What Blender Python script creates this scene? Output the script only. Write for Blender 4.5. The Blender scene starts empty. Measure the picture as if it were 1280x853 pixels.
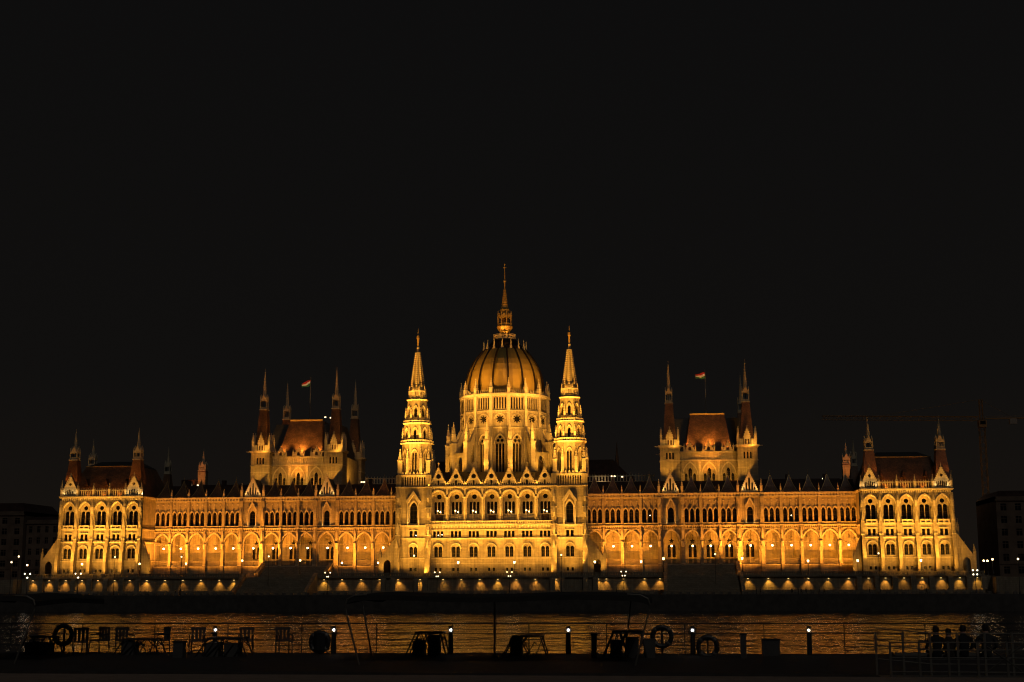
import bpy, math, random
from mathutils import Vector, Matrix
from mathutils.geometry import tessellate_polygon
random.seed(7)
R = math.radians
scn = bpy.context.scene
COL = scn.collection
PI = math.pi

# ------------------------------------------------------------------ materials
def new_mat(name):
    m = bpy.data.materials.new(name); m.use_nodes = True
    nt = m.node_tree
    return m, nt, nt.nodes['Principled BSDF']

def N(nt, t, **kw):
    n = nt.nodes.new(t)
    for k, v in kw.items():
        setattr(n, k, v)
    return n

def stone_mat(name, base, block=(1.1, .45), var=.22, rough=.85, mortar=.75, bump=.35):
    m, nt, b = new_mat(name)
    L = nt.links.new
    geo = N(nt, 'ShaderNodeNewGeometry'); sep = N(nt, 'ShaderNodeSeparateXYZ'); L(geo.outputs['Position'], sep.inputs[0])
    add = N(nt, 'ShaderNodeMath', operation='ADD'); L(sep.outputs[0], add.inputs[0]); L(sep.outputs[1], add.inputs[1])
    com = N(nt, 'ShaderNodeCombineXYZ'); L(add.outputs[0], com.inputs[0]); L(sep.outputs[2], com.inputs[1])
    br = N(nt, 'ShaderNodeTexBrick'); L(com.outputs[0], br.inputs['Vector'])
    br.inputs['Scale'].default_value = 1.0; br.inputs['Brick Width'].default_value = block[0]; br.inputs['Row Height'].default_value = block[1]
    br.inputs['Mortar Size'].default_value = .018; br.inputs['Bias'].default_value = 0
    c = Vector(base)
    br.inputs['Color1'].default_value = (*(c * 1.08), 1); br.inputs['Color2'].default_value = (*(c * .88), 1); br.inputs['Mortar'].default_value = (*(c * mortar), 1)
    n1 = N(nt, 'ShaderNodeTexNoise'); n1.inputs['Scale'].default_value = .35; n1.inputs['Detail'].default_value = 6; n1.inputs['Roughness'].default_value = .65
    L(geo.outputs['Position'], n1.inputs['Vector'])
    # vertical weather streaks
    mp = N(nt, 'ShaderNodeMapping'); mp.inputs['Scale'].default_value = (1.6, 1.6, .12); L(geo.outputs['Position'], mp.inputs[0])
    n2 = N(nt, 'ShaderNodeTexNoise'); n2.inputs['Scale'].default_value = 1.2; n2.inputs['Detail'].default_value = 4; L(mp.outputs[0], n2.inputs['Vector'])
    r1 = N(nt, 'ShaderNodeMapRange'); r1.inputs[1].default_value = .3; r1.inputs[2].default_value = .7; r1.inputs[3].default_value = 1 - var; r1.inputs[4].default_value = 1 + var * .6
    L(n1.outputs[0], r1.inputs[0])
    r2 = N(nt, 'ShaderNodeMapRange'); r2.inputs[1].default_value = .35; r2.inputs[2].default_value = .6; r2.inputs[3].default_value = 1 - var * 1.1; r2.inputs[4].default_value = 1.04
    L(n2.outputs[0], r2.inputs[0])
    mu = N(nt, 'ShaderNodeMath', operation='MULTIPLY'); L(r1.outputs[0], mu.inputs[0]); L(r2.outputs[0], mu.inputs[1])
    vm = N(nt, 'ShaderNodeVectorMath', operation='SCALE'); L(br.outputs['Color'], vm.inputs[0]); L(mu.outputs[0], vm.inputs['Scale'])
    L(vm.outputs[0], b.inputs['Base Color'])
    b.inputs['Roughness'].default_value = rough
    n3 = N(nt, 'ShaderNodeTexNoise'); n3.inputs['Scale'].default_value = 2.2; n3.inputs['Detail'].default_value = 5; L(geo.outputs['Position'], n3.inputs['Vector'])
    bp = N(nt, 'ShaderNodeBump'); bp.inputs['Strength'].default_value = bump; bp.inputs['Distance'].default_value = .12; L(n3.outputs[0], bp.inputs['Height'])
    L(bp.outputs[0], b.inputs['Normal'])
    return m

def plain(name, col, rough=.6, metal=0, noise=.2, scale=2.0, emit=None, es=0):
    m, nt, b = new_mat(name)
    b.inputs['Roughness'].default_value = rough; b.inputs['Metallic'].default_value = metal
    geo = N(nt, 'ShaderNodeNewGeometry'); n1 = N(nt, 'ShaderNodeTexNoise'); n1.inputs['Scale'].default_value = scale; n1.inputs['Detail'].default_value = 5
    nt.links.new(geo.outputs['Position'], n1.inputs['Vector'])
    r1 = N(nt, 'ShaderNodeMapRange'); r1.inputs[1].default_value = .3; r1.inputs[2].default_value = .7; r1.inputs[3].default_value = 1 - noise; r1.inputs[4].default_value = 1 + noise
    nt.links.new(n1.outputs[0], r1.inputs[0])
    vm = N(nt, 'ShaderNodeVectorMath', operation='SCALE'); vm.inputs[0].default_value = col; nt.links.new(r1.outputs[0], vm.inputs['Scale'])
    nt.links.new(vm.outputs[0], b.inputs['Base Color'])
    if emit:
        b.inputs['Emission Color'].default_value = (*emit, 1); b.inputs['Emission Strength'].default_value = es
    return m

def tile_mat(name, col, gloss=.45):
    m, nt, b = new_mat(name); L = nt.links.new
    geo = N(nt, 'ShaderNodeNewGeometry'); sep = N(nt, 'ShaderNodeSeparateXYZ'); L(geo.outputs['Position'], sep.inputs[0])
    add = N(nt, 'ShaderNodeMath', operation='ADD'); L(sep.outputs[0], add.inputs[0]); L(sep.outputs[1], add.inputs[1])
    com = N(nt, 'ShaderNodeCombineXYZ'); L(add.outputs[0], com.inputs[0]); L(sep.outputs[2], com.inputs[1])
    br = N(nt, 'ShaderNodeTexBrick'); L(com.outputs[0], br.inputs['Vector'])
    br.inputs['Scale'].default_value = 1; br.inputs['Brick Width'].default_value = .35; br.inputs['Row Height'].default_value = .28; br.inputs['Mortar Size'].default_value = .02
    c = Vector(col)
    br.inputs['Color1'].default_value = (*(c * 1.25), 1); br.inputs['Color2'].default_value = (*(c * .7), 1); br.inputs['Mortar'].default_value = (*(c * .4), 1)
    n1 = N(nt, 'ShaderNodeTexNoise'); n1.inputs['Scale'].default_value = .5; n1.inputs['Detail'].default_value = 5; L(geo.outputs['Position'], n1.inputs['Vector'])
    r1 = N(nt, 'ShaderNodeMapRange'); r1.inputs[1].default_value = .3; r1.inputs[2].default_value = .7; r1.inputs[3].default_value = .6; r1.inputs[4].default_value = 1.3; L(n1.outputs[0], r1.inputs[0])
    vm = N(nt, 'ShaderNodeVectorMath', operation='SCALE'); L(br.outputs['Color'], vm.inputs[0]); L(r1.outputs[0], vm.inputs['Scale']); L(vm.outputs[0], b.inputs['Base Color'])
    b.inputs['Roughness'].default_value = gloss
    return m

def emis(name, col, s):
    m, nt, b = new_mat(name)
    b.inputs['Base Color'].default_value = (.8, .8, .8, 1)
    b.inputs['Emission Color'].default_value = (*col, 1); b.inputs['Emission Strength'].default_value = s
    return m

STONE = stone_mat('limestone', (.38, .315, .20), var=.24)
STONE2 = stone_mat('trim_limestone', (.56, .48, .33), block=(.9, .3), var=.16)
EMB = stone_mat('embankment_stone', (.24, .20, .14), block=(1.4, .55), var=.22, mortar=.6)
PAVE = stone_mat('paving_stone', (.16, .14, .12), block=(1.2, .6), var=.3)
TILE = tile_mat('roof_tile', (.17, .085, .04))
TILED = tile_mat('dark_roof_tile', (.055, .028, .022))
COPPER = plain('dome_shell', (.36, .245, .06), .5, .0, .12, .35)
RIBM = plain('dome_rib', (.03, .018, .012), .5, .3)
GILT = plain('gilded_trim', (.45, .30, .10), .4, .3)
GLASS = plain('window_glass', (.006, .006, .007), .3, 0, .3, .6)
FRAME = plain('window_frame', (.05, .035, .02), .5, 0, .2)
GLASS.node_tree.nodes['Principled BSDF'].inputs['Specular IOR Level'].default_value = .15
LEAD = plain('lead_sheet', (.05, .05, .05), .6, .2)
WOOD = plain('oak_door', (.06, .03, .015), .5)
IRON = plain('black_iron', (.03, .03, .03), .5, .2)
STEEL = plain('painted_steel', (.16, .15, .13), .45, .4)
ASPH = plain('asphalt', (.05, .048, .045), .9, 0, .3, 1.5)
DARKB = plain('far_render', (.13, .095, .07), .9, 0, .3, .3)
CRANEM = plain('crane_paint', (.30, .16, .05), .6)
GLOBE = emis('lamp_globe_glow', (1, .62, .26), 9)
GLOBE_A = emis('arcade_globe_glow', (1, .62, .26), 14)
GLOBEW = emis('white_lamp_glow', (1, .76, .42), 3)
FLOODG = emis('floodlight_lens', (1, .62, .2), 4)
LEDW = emis('deck_light_lens', (.95, .97, 1), 6)
DARKG = emis('dim_lamp_lens', (1, .86, .62), 5)

# ------------------------------------------------------------------ mesh builder
class MB:
    def __init__(s, M=None):
        s.v = []; s.f = []; s.m = []; s.mats = []; s.M = M or Matrix(); s.cur = 0
    def mat(s, m):
        if m not in s.mats: s.mats.append(m)
        s.cur = s.mats.index(m); return s
    def at(s, x=0, y=0, z=0, rz=0):
        s.M = Matrix.Translation((x, y, z)) @ Matrix.Rotation(rz, 4, 'Z'); return s
    def av(s, p):
        s.v.append(s.M @ Vector(p)); return len(s.v) - 1
    def af(s, idx):
        s.f.append(tuple(idx)); s.m.append(s.cur)
    def poly(s, pts): s.af([s.av(p) for p in pts])
    def box(s, x0, x1, y0, y1, z0, z1):
        i = [s.av(p) for p in ((x0,y0,z0),(x1,y0,z0),(x1,y1,z0),(x0,y1,z0),(x0,y0,z1),(x1,y0,z1),(x1,y1,z1),(x0,y1,z1))]
        for q in ((3,2,1,0),(4,5,6,7),(0,1,5,4),(1,2,6,5),(2,3,7,6),(3,0,4,7)): s.af([i[k] for k in q])
    def hull2(s, A, B, cap=True):
        a = [s.av(p) for p in A]; b = [s.av(p) for p in B]; n = len(a)
        for k in range(n): s.af((a[k], a[(k+1)%n], b[(k+1)%n], b[k]))
        if cap: s.af(a[::-1]); s.af(b)
    def frustum(s, cx, cy, z0, z1, r0, r1, n=8, rot=None, cap=True):
        rot = PI / n if rot is None else rot
        c = lambda r, z: [(cx + r*math.cos(rot+2*PI*k/n - PI/2), cy + r*math.sin(rot+2*PI*k/n - PI/2), z) for k in range(n)]
        s.hull2(c(max(r0, .01), z0), c(max(r1, .01), z1), cap)
    def pyr(s, cx, cy, z0, z1, hx0, hy0, hx1, hy1):
        q = lambda hx, hy, z: [(cx-hx,cy-hy,z),(cx+hx,cy-hy,z),(cx+hx,cy+hy,z),(cx-hx,cy+hy,z)]
        s.hull2(q(hx0, hy0, z0), q(max(hx1,.01), max(hy1,.01), z1))
    def lathe(s, cx, cy, prof, n=16, rot=0, cap=True):
        for (r0, z0), (r1, z1) in zip(prof, prof[1:]): s.frustum(cx, cy, z0, z1, r0, r1, n, rot, False)
        if cap:
            for r, z in (prof[0], prof[-1]):
                s.poly([(cx + r*math.cos(rot+2*PI*k/n), cy + r*math.sin(rot+2*PI*k/n), z) for k in range(n)])
    def tube(s, pts, r, n=6):
        pts = [Vector(p) for p in pts]; rings = []
        for i, p in enumerate(pts):
            d = (pts[min(i+1, len(pts)-1)] - pts[max(i-1, 0)]).normalized()
            u = d.cross(Vector((0,0,1)));
            if u.length < .05: u = Vector((1,0,0))
            u.normalize(); w = d.cross(u)
            rr = r[i] if isinstance(r, (list, tuple)) else r
            rings.append([s.av(p + u*rr*math.cos(2*PI*k/n) + w*rr*math.sin(2*PI*k/n)) for k in range(n)])
        for a, b in zip(rings, rings[1:]):
            for k in range(n): s.af((a[k], a[(k+1)%n], b[(k+1)%n], b[k]))
        s.af(rings[0][::-1]); s.af(rings[-1])
    def prism_y(s, pxz, y0, y1):          # convex or concave polygon in XZ, extruded along Y
        tri = tessellate_polygon([[Vector((x, z, 0)) for x, z in pxz]])
        a = [s.av((x, y0, z)) for x, z in pxz]; b = [s.av((x, y1, z)) for x, z in pxz]; n = len(a)
        for t in tri: s.af([a[i] for i in t]); s.af([b[i] for i in t][::-1])
        for k in range(n): s.af((a[k], b[k], b[(k+1)%n], a[(k+1)%n]))
    def prism_x(s, pyz, x0, x1):
        tri = tessellate_polygon([[Vector((y, z, 0)) for y, z in pyz]])
        a = [s.av((x0, y, z)) for y, z in pyz]; b = [s.av((x1, y, z)) for y, z in pyz]; n = len(a)
        for t in tri: s.af([a[i] for i in t]); s.af([b[i] for i in t][::-1])
        for k in range(n): s.af((a[k], b[k], b[(k+1)%n], a[(k+1)%n]))
    def panel(s, outer, holes, y=0, depth=.45, back=False):
        loops = [outer] + holes
        flat = [p for lp in loops for p in lp]
        tri = tessellate_polygon([[Vector((x, z, 0)) for x, z in lp] for lp in loops])
        a = [s.av((x, y, z)) for x, z in flat]
        for t in tri: s.af([a[i] for i in t])
        if back:
            b = [s.av((x, y+depth, z)) for x, z in flat]
            for t in tri: s.af([b[i] for i in t])
            n = len(outer)
            for k in range(n): s.af((a[k], a[(k+1)%n], b[(k+1)%n], b[k]))
        o = len(outer)
        for h in holes:
            n = len(h)
            bb = b[o:o+n] if back else [s.av((x, y+depth, z)) for x, z in h]
            aa = a[o:o+n]
            for k in range(n): s.af((aa[k], bb[k], bb[(k+1)%n], aa[(k+1)%n]))
            o += n
    def ring_xz(s, outer, inner, y0, y1):  # band between two similar outlines
        n = len(outer)
        O0 = [s.av((x,y0,z)) for x,z in outer]; I0 = [s.av((x,y0,z)) for x,z in inner]
        O1 = [s.av((x,y1,z)) for x,z in outer]; I1 = [s.av((x,y1,z)) for x,z in inner]
        for k in range(n-1):
            j = k+1
            s.af((O0[k],O0[j],I0[j],I0[k])); s.af((O0[k],O1[k],O1[j],O0[j])); s.af((I0[k],I0[j],I1[j],I1[k]))
        s.af((O0[0],I0[0],I1[0],O1[0])); s.af((O0[-1],O1[-1],I1[-1],I0[-1]))
    def ball(s, cx, cy, cz, r, n=8):
        m = n // 2; prof = [(max(r*math.sin(PI*k/m), .004), cz - r*math.cos(PI*k/m)) for k in range(m+1)]
        s.lathe(cx, cy, prof, n, 0, False)
    def mesh(s, name, mat=None):
        me = bpy.data.meshes.new(name)
        me.from_pydata([tuple(v) for v in s.v], [], s.f)
        for m in (s.mats or [mat or STONE]): me.materials.append(m)
        if s.mats: me.polygons.foreach_set('material_index', s.m)
        me.update(); return me
    def build(s, name, parent=None, mat=None, loc=(0,0,0), rz=0):
        return link(name, s.mesh(name, mat), parent, loc, rz)

def link(name, data, parent=None, loc=(0,0,0), rz=0):
    o = bpy.data.objects.new(name, data); COL.objects.link(o)
    o.location = loc; o.rotation_euler = (0, 0, rz)
    if parent: o.parent = parent
    return o
def tag(o, label=None, cat=None, group=None, kind=None):
    for k, v in (('label', label), ('category', cat), ('group', group), ('kind', kind)):
        if v: o[k] = v
    return o
def empty(name, loc=(0,0,0), rz=0, parent=None):
    return link(name, None, parent, loc, rz)
def ordn(i):
    return '%d%s' % (i, 'th' if 10 <= i % 100 <= 20 else {1:'st',2:'nd',3:'rd'}.get(i % 10, 'th'))

# ------------------------------------------------------------------ outlines (x, z)
def rectp(cx, z0, w, h): return [(cx-w/2,z0),(cx+w/2,z0),(cx+w/2,z0+h),(cx-w/2,z0+h)]
def arc_pts(cx, zs, w, kind, n=5):
    h = w/2
    if kind == 'round':
        return [(cx + h*math.cos(PI*k/(2*n)), zs + h*math.sin(PI*k/(2*n))) for k in range(2*n+1)]
    rr = {'point': w, 'low': w*.72}[kind]; c = rr - h
    a1 = math.acos(c/rr); R_ = [(cx - c + rr*math.cos(a1*k/n), zs + rr*math.sin(a1*k/n)) for k in range(n+1)]
    return R_ + [(2*cx - x, z) for x, z in R_[-2::-1]]
def archp(cx, z0, w, hs, kind='round', n=5):
    return [(cx-w/2, z0), (cx+w/2, z0)] + arc_pts(cx, z0+hs, w, kind, n)
def circp(cx, cz, r, n=12): return [(cx + r*math.cos(2*PI*k/n), cz + r*math.sin(2*PI*k/n)) for k in range(n)]
def foil(cx, cz, r, k=4):
    return [(cx + r*(.72+.28*math.cos(k*t))*math.cos(t+PI/2), cz + r*(.72+.28*math.cos(k*t))*math.sin(t+PI/2)) for t in [2*PI*i/(k*4) for i in range(k*4)]]

WK = {
 'twin': [archp(-.63, 0, 1.04, 2.5), archp(.63, 0, 1.04, 2.5)],
 'pair': [rectp(-.66, 0, .86, 1.85), rectp(.66, 0, .86, 1.85)],
 'basement': [rectp(-.68, 0, .68, .95), rectp(.68, 0, .68, .95)],
 'triple_rect': [rectp(x, 0, .78, 1.75) for x in (-1.12, 0, 1.12)],
 'twin_rose': [archp(-.71, 0, 1.2, 3.6), archp(.71, 0, 1.2, 3.6), circp(0, 5.15, .66)],
 'triple_rose': [archp(x, 0, .80, 3.2) for x in (-1.08, 0, 1.08)] + [circp(0, 5.05, .72)],
 'door_pair': [rectp(0, 0, 2.3, 2.1)],
 'lancet': [archp(0, 0, 1.14, 3.15, 'point', 4)],
 'tower_window': [archp(0, 0, 2.1, 4.3, 'point', 6)],
 'single': [archp(0, 0, 1.75, 3.3, 'low', 5)],
 'hall_window': [archp(-1.28, 0, .9, 5.2, 'point', 4), archp(0, 0, 1.15, 6.6, 'point', 4), archp(1.28, 0, .9, 5.2, 'point', 4)],
 'turret_triple': [archp(x, 0, .55, 1.8, 'round', 3) for x in (-.95, 0, .95)],
 'drum_window': [archp(x, 0, .72, 8.3, 'point', 3) for x in (-1.0, 0, 1.0)] + [circp(-.62, 9.75, .5), circp(.62, 9.75, .5), circp(0, 10.8, .5)],
 'rose': [foil(0, 0, 1.45, 8)],
 'slots': [rectp(x, 0, .5, 3.6) for x in (-1.7, -.85, 0, .85, 1.7)],
 'arcade_door': [archp(-.72, 2.1, .95, 3.0, 'point', 4), archp(.72, 2.1, .95, 3.0, 'point', 4), rectp(-.72, 0, .95, 1.7), rectp(.72, 0, .95, 1.7), foil(0, 6.9, .78, 5)],
 'oct_lancet': [archp(-.42, 0, .5, 5.6, 'point', 3), archp(.42, 0, .5, 5.6, 'point', 3)],
 'oct_small': [archp(0, 0, .85, 2.1, 'point', 3)],
}
def shift(polys, cx, z0): return [[(x+cx, z+z0) for x, z in p] for p in polys]
_wc = {}
def win_mesh(kind, depth):
    k = (kind, depth)
    if k in _wc: return _wc[k]
    mb = MB()
    for p in WK[kind]:
        xs = [q[0] for q in p]; zs = [q[1] for q in p]; cx = (min(xs)+max(xs))/2; cz = (min(zs)+max(zs))/2
        w = max(xs)-min(xs); h = max(zs)-min(zs)
        mb.mat(GLASS)
        g = [(cx+(x-cx)*1.02, cz+(z-cz)*1.01) for x, z in p]
        tri = tessellate_polygon([[Vector((x, z, 0)) for x, z in g]])
        ids = [mb.av((x, depth-.03, z)) for x, z in g]
        for t in tri: mb.af([ids[i] for i in t])
        mb.mat(FRAME)
        sx = (w-.14)/w; sz = (h-.14)/h
        inn = [(cx+(x-cx)*sx, cz+(z-cz)*sz) for x, z in p]
        mb.ring_xz(p + [p[0]], inn + [inn[0]], depth-.12, depth-.04)
        if h > 1.4:
            nb = max(1, int(h/1.3))
            for i in range(1, nb+1):
                z = min(zs) + h*i/(nb+1)
                if kind == 'rose': continue
                mb.box(cx-w*.47, cx+w*.47, depth-.10, depth-.045, z-.035, z+.035)
            if w > .9 and kind != 'rose': mb.box(cx-.03, cx+.03, depth-.105, depth-.05, min(zs)+.05, min(zs)+h*.8)
    if kind == 'rose':
        for i in range(8):
            a = PI/8 + 2*PI*i/8
            mb.tube([(.12*math.cos(a), depth-.12, .12*math.sin(a)), (1.0*math.cos(a), depth-.12, 1.0*math.sin(a))], .035, 4)
    if kind == 'door_pair':
        pass
    _wc[k] = mb.mesh('window'); return _wc[k]
def window(kind, parent, x, y, z, depth=.45, rz=0, name='window'):
    return link(name, win_mesh(kind, depth), parent, (x, y, z), rz)

# reusable ornament
def pinnacle(mb, cx, cy, z0, w, hs, hp):
    h = w/2
    mb.box(cx-h, cx+h, cy-h, cy+h, z0, z0+hs)
    mb.box(cx-h*1.25, cx+h*1.25, cy-h*1.25, cy+h*1.25, z0+hs-.12, z0+hs)
    mb.pyr(cx, cy, z0+hs, z0+hs+hp*.92, h*.95, h*.95, .03, .03)
    for t in (.25, .5, .72):
        q = h*.95*(1-t)+.06
        mb.box(cx-q, cx+q, cy-q, cy+q, z0+hs+hp*t-.05, z0+hs+hp*t+.05)
    mb.ball(cx, cy, z0+hs+hp*.95, w*.17+.03, 6)
def hood(mb, cx, z0, w, hs, kind, t, y0, y1, n=6):
    i = arc_pts(cx, z0+hs, w, kind, n); zc = z0+hs
    k = (w/2+t)/(w/2); o = [(cx+(x-cx)*k, zc+(z-zc)*k) for x, z in i]
    mb.ring_xz(o, i, y0, y1)
def gable_front(mb, cx, w, z0, z1, y0, holes=(), t=.5, crk=7, finial=1.5):
    mb.panel([(cx-w/2, z0), (cx+w/2, z0), (cx+w/2, z0+.35), (cx, z1), (cx-w/2, z0+.35)], list(holes), y0, t, back=True)
    for s in (-1, 1):
        a = Vector((cx+s*(w/2+.12), z0+.25)); b = Vector((cx, z1+.12))
        d = (b-a); nrm = Vector((-d.y, d.x)).normalized()*s*-1
        p = [a, b, b-Vector((0,.38)), a+Vector((-s*.28, -.02))]
        mb.prism_y([(q.x, q.y) for q in p], y0-.18, y0+t+.1)
        for i in range(1, crk):
            q = a + d*(i/crk)
            mb.box(q.x-.13, q.x+.13, y0-.12, y0+.2, q.y+.02, q.y+.30)
    if finial:
        mb.pyr(cx, y0+t/2, z1, z1+finial, .13, .13, .04, .04)
        mb.box(cx-.28, cx+.28, y0+t/2-.1, y0+t/2+.1, z1+finial*.62, z1+finial*.8)
def open_arcade(mb, x0, x1, z0, z1, y, n, t=.35, spikes=True, kind='round'):
    w = (x1-x0)/n; holes = []
    for i in range(n):
        cx = x0 + w*(i+.5)
        holes.append(archp(cx, z0+.18, w*.64, (z1-z0)-.45-w*.32, kind, 2))
    mb.panel([(x0,z0),(x1,z0),(x1,z1),(x0,z1)], holes, y, t, back=True)
    if spikes:
        for i in range(n+1):
            cx = x0+w*i
            mb.pyr(cx, y+t/2, z1, z1+.55, .10, .10, .02, .02)
def corbels(mb, x0, x1, z0, z1, y0, y1, pitch=.85, frac=.5):
    n = max(1, round((x1-x0)/pitch)); w = (x1-x0)/n
    for i in range(n):
        c = x0+w*(i+.5); mb.box(c-w*frac/2, c+w*frac/2, y0, y1, z0, z1)

# ------------------------------------------------------------------ the parliament
PB = empty('parliament_building', (0, 0, 9.3))
tag(PB, 'vast floodlit Gothic palace with ribbed central dome, needle spires and long arcaded wings', 'building')
class Part:
    """a part of the palace; world coordinates are used and the empty's height is taken off when linking"""
def ppart(mb, name, mat=None, parent=None):
    o = mb.build(name, parent or PB, mat)
    if parent is None: o.location = (0, 0, -9.3)
    return o

# ---- end pavilions ---------------------------------------------------------
PX = [108.32 + 4.97*i for i in range(5)]
def spire_turret(parent, cx, cy, zb, zt, hb, ht, zl, ztip, name='spire_turret', tilemat=None, half=False):
    mb = MB(); mb.mat(tilemat or TILE)
    mb.pyr(cx, cy, zb, zt, hb, hb, ht, ht)
    mb.mat(STONE2)
    mb.box(cx-ht*1.12, cx+ht*1.12, cy-ht*1.12, cy+ht*1.12, zt, zt+.28)
    h = ht*.86; k = .2*ht
    for sx in (-1, 1):
        for sy in (-1, 1):
            mb.box(cx+sx*h-k*.5, cx+sx*h+k*.5, cy+sy*h-k*.5, cy+sy*h+k*.5, zt+.28, zl)
            mb.pyr(cx+sx*h, cy+sy*h, zl, zl+1.1, k*.6, k*.6, .02, .02)
        for sy in (-1, 1):
            mb.box(cx-.07, cx+.07, cy+sy*h-.07, cy+sy*h+.07, zt+.28, zl-.7)
            mb.box(cx+sx*h-.07, cx+sx*h+.07, cy-.07, cy+.07, zt+.28, zl-.7)
    for sy in (-1, 1):
        mb.box(cx-h, cx+h, cy+sy*h-.08, cy+sy*h+.08, zt+.28, zt+.95)
        mb.box(cx+sy*h-.08, cx+sy*h+.08, cy-h, cy+h, zt+.28, zt+.95)
        mb.box(cx-h, cx+h, cy+sy*h-.09, cy+sy*h+.09, zl-.7, zl-.25)
        mb.box(cx+sy*h-.09, cx+sy*h+.09, cy-h, cy+h, zl-.7, zl-.25)
        mb.prism_y([(cx-h*.8, zl-.25), (cx+h*.8, zl-.25), (cx, zl+1.5)], cy+sy*h-.1, cy+sy*h+.1)
        mb.prism_x([(cy-h*.8, zl-.25), (cy+h*.8, zl-.25), (cy, zl+1.5)], cx+sy*h-.1, cx+sy*h+.1)
    mb.frustum(cx, cy, zl-.3, ztip-1.2, h*.72, .10, 8)
    L = ztip-1.2-zl
    for i in range(1, 9):
        t = i/9; r = h*.72*(1-t)+.1*t+.07
        mb.frustum(cx, cy, zl+L*t-.06, zl+L*t+.06, r, r, 8)
    mb.ball(cx, cy, ztip-1.2, .2, 6); mb.frustum(cx, cy, ztip-1.1, ztip, .06, .02, 5)
    return mb.build(name, parent)

def buttress(mb, cx, w, y, prof):
    mb.prism_x([(y+.2, prof[0][1])] + [(y-p, z) for p, z in prof] + [(y+.2, prof[-1][1])], cx-w/2, cx+w/2)

def side_porch(mb, s, xin, xout, y0, y1, ztop):
    """lower sloping wing wall with an arch at the corner of a block"""
    a, b = s*xin, s*xout; m = (a+b)/2+s*.2
    hole = archp(m, 9.4, 2.1, 3.4, 'low', 5)
    out = [(a,9.3),(b,9.3),(b,14.2),(a+s*1.5,ztop-1.6),(a+s*.4,ztop),(a,ztop)]
    if s < 0: out = out[::-1]
    mb.panel(out, [hole], y0, 1.0, back=True)
    p = [(a,9.3),(b,9.3),(b,16.6),(a+s*.2,ztop),(a,ztop)]
    mb.prism_y([(b, 9.3), (b, 14.3), (a+s*1.5, ztop-1.5), (a+s*1.2, ztop-2.2), (b-s*.5, 13.7), (b-s*.5, 9.3)], y0+1.0, y1)
    pinnacle(mb, b-s*.1, y0+.5, 9.3, .8, 6.6, 2.0)

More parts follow.
